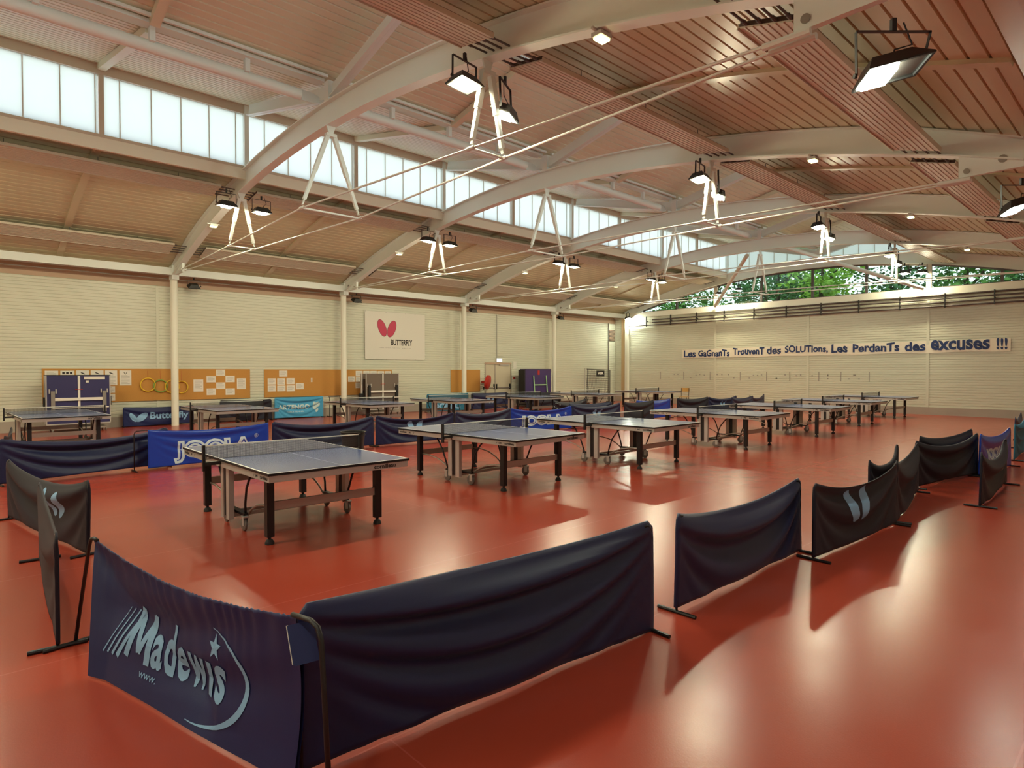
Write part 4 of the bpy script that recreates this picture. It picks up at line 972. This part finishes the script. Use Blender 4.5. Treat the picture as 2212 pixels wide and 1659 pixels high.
# ------------------------------------------------------------------ doors, exit sign, hose reel
d = bpy.data.objects.new('door_1', None); COL.objects.link(d); tag(d, kind='structure'); d.location = (18.54, YL, 0)
for i, (a, b) in enumerate(((.04, .62), (.66, 1.63))):
    lf = MB().box(a, b, .0, .04, .01, 2.03).build('leaf', 'door', d)
    MB().box(a+.08, b-.08, -.05, -.02, .90, .96).build('push_bar', 'alu', lf)
    for x in (a+.06, b-.06): MB().box(x-.025, x+.025, -.05, .0, .86, 1.10).build('bar_housing', 'black', lf)
MB().box(0, 1.67, -.04, .05, 2.03, 2.11).build('lintel', 'siding_lining', d); MB().box(0, .04, -.03, .05, 0, 2.03).box(.62, .66, -.015, .05, 0, 2.03).box(1.63, 1.67, -.03, .05, 0, 2.03).build('jamb', 'alu', d)
MB().box(.9, 1.5, -.07, -.035, 1.97, 2.02).build('door_closer', 'alu_light', d)
t = thing('exit_sign', (19.40, YL, 2.13), 0, 'small lit white exit light above the double door', 'sign')
MB().box(-.18, .18, -.07, -.0, 0, .19).build('housing', 'alu_light', t); MB().box(-.165, .165, -.076, -.071, .012, .178).build('panel', 'exit_lit', t)
t = thing('conduit', (19.28, YL-.02, 2.32), 0, 'thin vertical conduit above the exit light', 'conduit'); MB().tube([(0,0,0),(0,0,2.05)], .012, 6).build('conduit_pipe', 'pipe_grey', t); MB().tube([(.05,0,.08),(.40,0,.08)], .010, 6).build('conduit_arm', 'alu', t)
t = thing('notice_plate', (20.43, YL, 1.81), 0, 'white notice plate right of the double door', 'sign'); MB().box(-.13, .13, -.012, -.0, 0, .36).build('plate', 'vinyl_white', t); MB().box(-.12, -.08, -.014, -.0125, .06, .34).build('text_lines', 'ink_grey', t)
t = thing('alarm_button', (20.40, YL, 1.33), 0, 'small red alarm button on the wall beside the double door', 'alarm'); MB().box(-.05, .05, -.05, -.0, 0, .10).build('box', 'red', t); MB().box(-.025, .025, -.054, -.0505, .025, .075).build('button', 'ink', t)
t = thing('fire_hose_reel', (18.36, YL-.10, 1.20), 0, 'red fire hose reel left of the double door', 'hose reel')
Mr = Matrix.Rotation(math.radians(33), 4, 'Z') @ Matrix.Rotation(math.radians(10), 4, 'X')
rr = MB(); rr.lathe([(0,-.07),(.30,-.07),(.33,-.05),(.33,.05),(.30,.07),(0,.07)], 28, (0,0,0), 'y'); rr.v = [tuple(Mr @ Vector(v)+Vector((.0,-.33,0))) for v in rr.v]; rr.build('drum', 'red', t, smooth=True)
MB().box(-.03, .03, -.2, .1, -.05, .05).build('wall_bracket', 'red', t); MB().tube([(-.18,-.26,-.22),(-.2,-.28,-.34)], .03, 8).build('nozzle', 'black', t)
# louvred vent and dark pipe in the far left corner
t = thing('wall_vent', (28.0, YL, 3.42), 0, 'brown louvred vent high in the far left corner', 'vent'); MB().box(-.26, .26, -.03, -.0, 0, .62).build('backing', 'vent_dark', t)
for i in range(8): MB().box(-.25, .25, -.05, -.03, .03+i*.074, .06+i*.074).build('slat', 'siding_lining', t)
t = thing('drain_pipe', (27.66, YL-.05, 0), 0, 'thin dark vertical pipe near the far left corner', 'pipe'); MB().tube([(0,0,.0),(0,0,4.4)], .022, 8).build('pipe_run', 'pipe_dark', t)
# ------------------------------------------------------------------ ball-catch net goal
t = thing('net_goal', (25.0, 21.35, 0), 0, 'black framed practice goal net beside the far corner', 'goal')
MB().tube([(0,0,.02),(.05,0,1.86)], .022, 8).build('post', 'alu_light', t); MB().tube([(2.15,0,.02),(2.15,0,1.78)], .022, 8).build('post', 'black', t); MB().tube([(.2,0,1.82),(2.15,0,1.77)], .02, 8).build('crossbar', 'black', t)
MB().tube([(.2,0,.02),(.25,0,1.80)], .015, 8).build('post', 'black', t); MB().tube([(0,.25,.02),(0,-.35,.02)], .02, 8).build('foot', 'black', t); MB().tube([(2.15,.25,.02),(2.15,-.35,.02)], .02, 8).build('foot', 'black', t)
MB().grid(lambda u, v: Vector((.25+1.88*u, .04+.12*math.sin(u*7+v*4)*v, 1.76-1.6*v)), 24, 16).build('netting', 'goal_net', t, uv=lambda co: (co.x, co.z))
MB().box(.95, 1.62, -.045, -.030, 1.42, 1.74).build('sign_board', 'black', t); m = MB(); put_text(m, tex('VSR', .05), lambda u, v: (1.02+.52*u, -.047, 1.52+.15*v)); m.build('lettering', 'white_line', t)
# ------------------------------------------------------------------ wooden chair
t = thing('wooden_chair', (26.5, 16.3, 0), math.radians(-75), 'wooden school chair with black legs beside the farthest back-row table', 'chair')
MB().box(-.20, .20, -.20, .20, .44, .46).build('seat', 'wood', t); MB().grid(lambda u, v: Vector((-.20+.40*u, .20+.03*math.sin(math.pi*u), .70+.19*v)), 8, 2).grid(lambda u, v: Vector((-.20+.40*u, .215+.03*math.sin(math.pi*u), .70+.19*v)), 8, 2, flip=True).build('backrest', 'wood', t)
for sx in (-1, 1):
    MB().tube([(sx*.19,-.18,0),(sx*.18,-.17,.44)], .012, 8).build('leg', 'black', t); MB().tube([(sx*.19,.22,0),(sx*.18,.16,.44),(sx*.18,.19,.88)], .012, 8).build('leg', 'black', t)
# ------------------------------------------------------------------ trees and grass outside
def tree(x, y, h, r, m, label, n, seed):
    t = thing('tree', (x, y, -.08), 0, label, 'tree', 'trees outside the end wall'); rn = random.Random(seed)
    tk = MB(); tk.tube([(0,0,0),(.1,.05,h*.35),(-.05,.1,h*.7),(0,0,h*.92)], [.22,.17,.10,.03], 10)
    br = []
    for i in range(11):
        a = rn.uniform(0, 6.28); z0 = h*rn.uniform(.2, .8); l = r*rn.uniform(.5, 1); e = (math.cos(a)*l, math.sin(a)*l, z0+l*rn.uniform(.1, .6)); br.append(e); tk.tube([(0,0,z0), (e[0]*.5, e[1]*.5, z0+(e[2]-z0)*.6), e], [.07,.045,.015], 6)
    tk.build('trunk', 'bark', t)
    lf = MB(); cl = br+[(rn.gauss(0, r*.42), rn.gauss(0, r*.42), h*rn.uniform(.25, 1)) for _ in range(34)]
    for i in range(n):
        c = rn.choice(cl); p = Vector((c[0]+rn.gauss(0, .42), c[1]+rn.gauss(0, .42), c[2]+rn.gauss(0, .34))); s = rn.uniform(.07, .16)
        a = Vector((rn.gauss(0,1), rn.gauss(0,1), rn.gauss(0,.5))).normalized(); b = a.orthogonal().normalized(); b = (b*math.cos(seed+i)+a.cross(b)*math.sin(seed+i))*s*.6; a = a*s
        lf.add([p-a, p+b, p+a, p-b], [(0,1,2,3)])
    lf.build('foliage', m, t); return t
tree(33.5, 20.6, 8.5, 2.8, 'leaf', 'green tree outside the left end of the end wall windows', 7000, 1)
tree(35.0, 15.4, 10.0, 2.6, 'leaf_dark', 'dark green tree outside, behind the left post of the window strip', 7000, 2)
tree(33.0, 12.3, 8.5, 2.0, 'leaf_bright', 'bright yellow-green tree outside the middle of the window strip', 5500, 3)
tree(36.0, 9.6, 10.0, 2.6, 'leaf_dark', 'dark open tree outside, with sky showing through', 5500, 4)
tree(33.8, 6.4, 8.5, 2.3, 'leaf', 'green tree outside behind the right window post', 7000, 5)
tree(33.5, 2.6, 8.0, 2.4, 'leaf', 'light green tree outside the right end of the window strip', 7000, 6)
tree(38.0, 17.5, 11.0, 3.0, 'leaf_dark', 'tall dark tree farther back, left', 6000, 7)
tree(39.0, 5.0, 11.0, 3.0, 'leaf_dark', 'tall dark tree farther back, right', 6000, 8)
o = MB().box(XE+.5, 60, -25, 45, -.2, -.08).build('lawn', 'grass'); tag(o, 'green lawn outside the end wall', 'lawn')
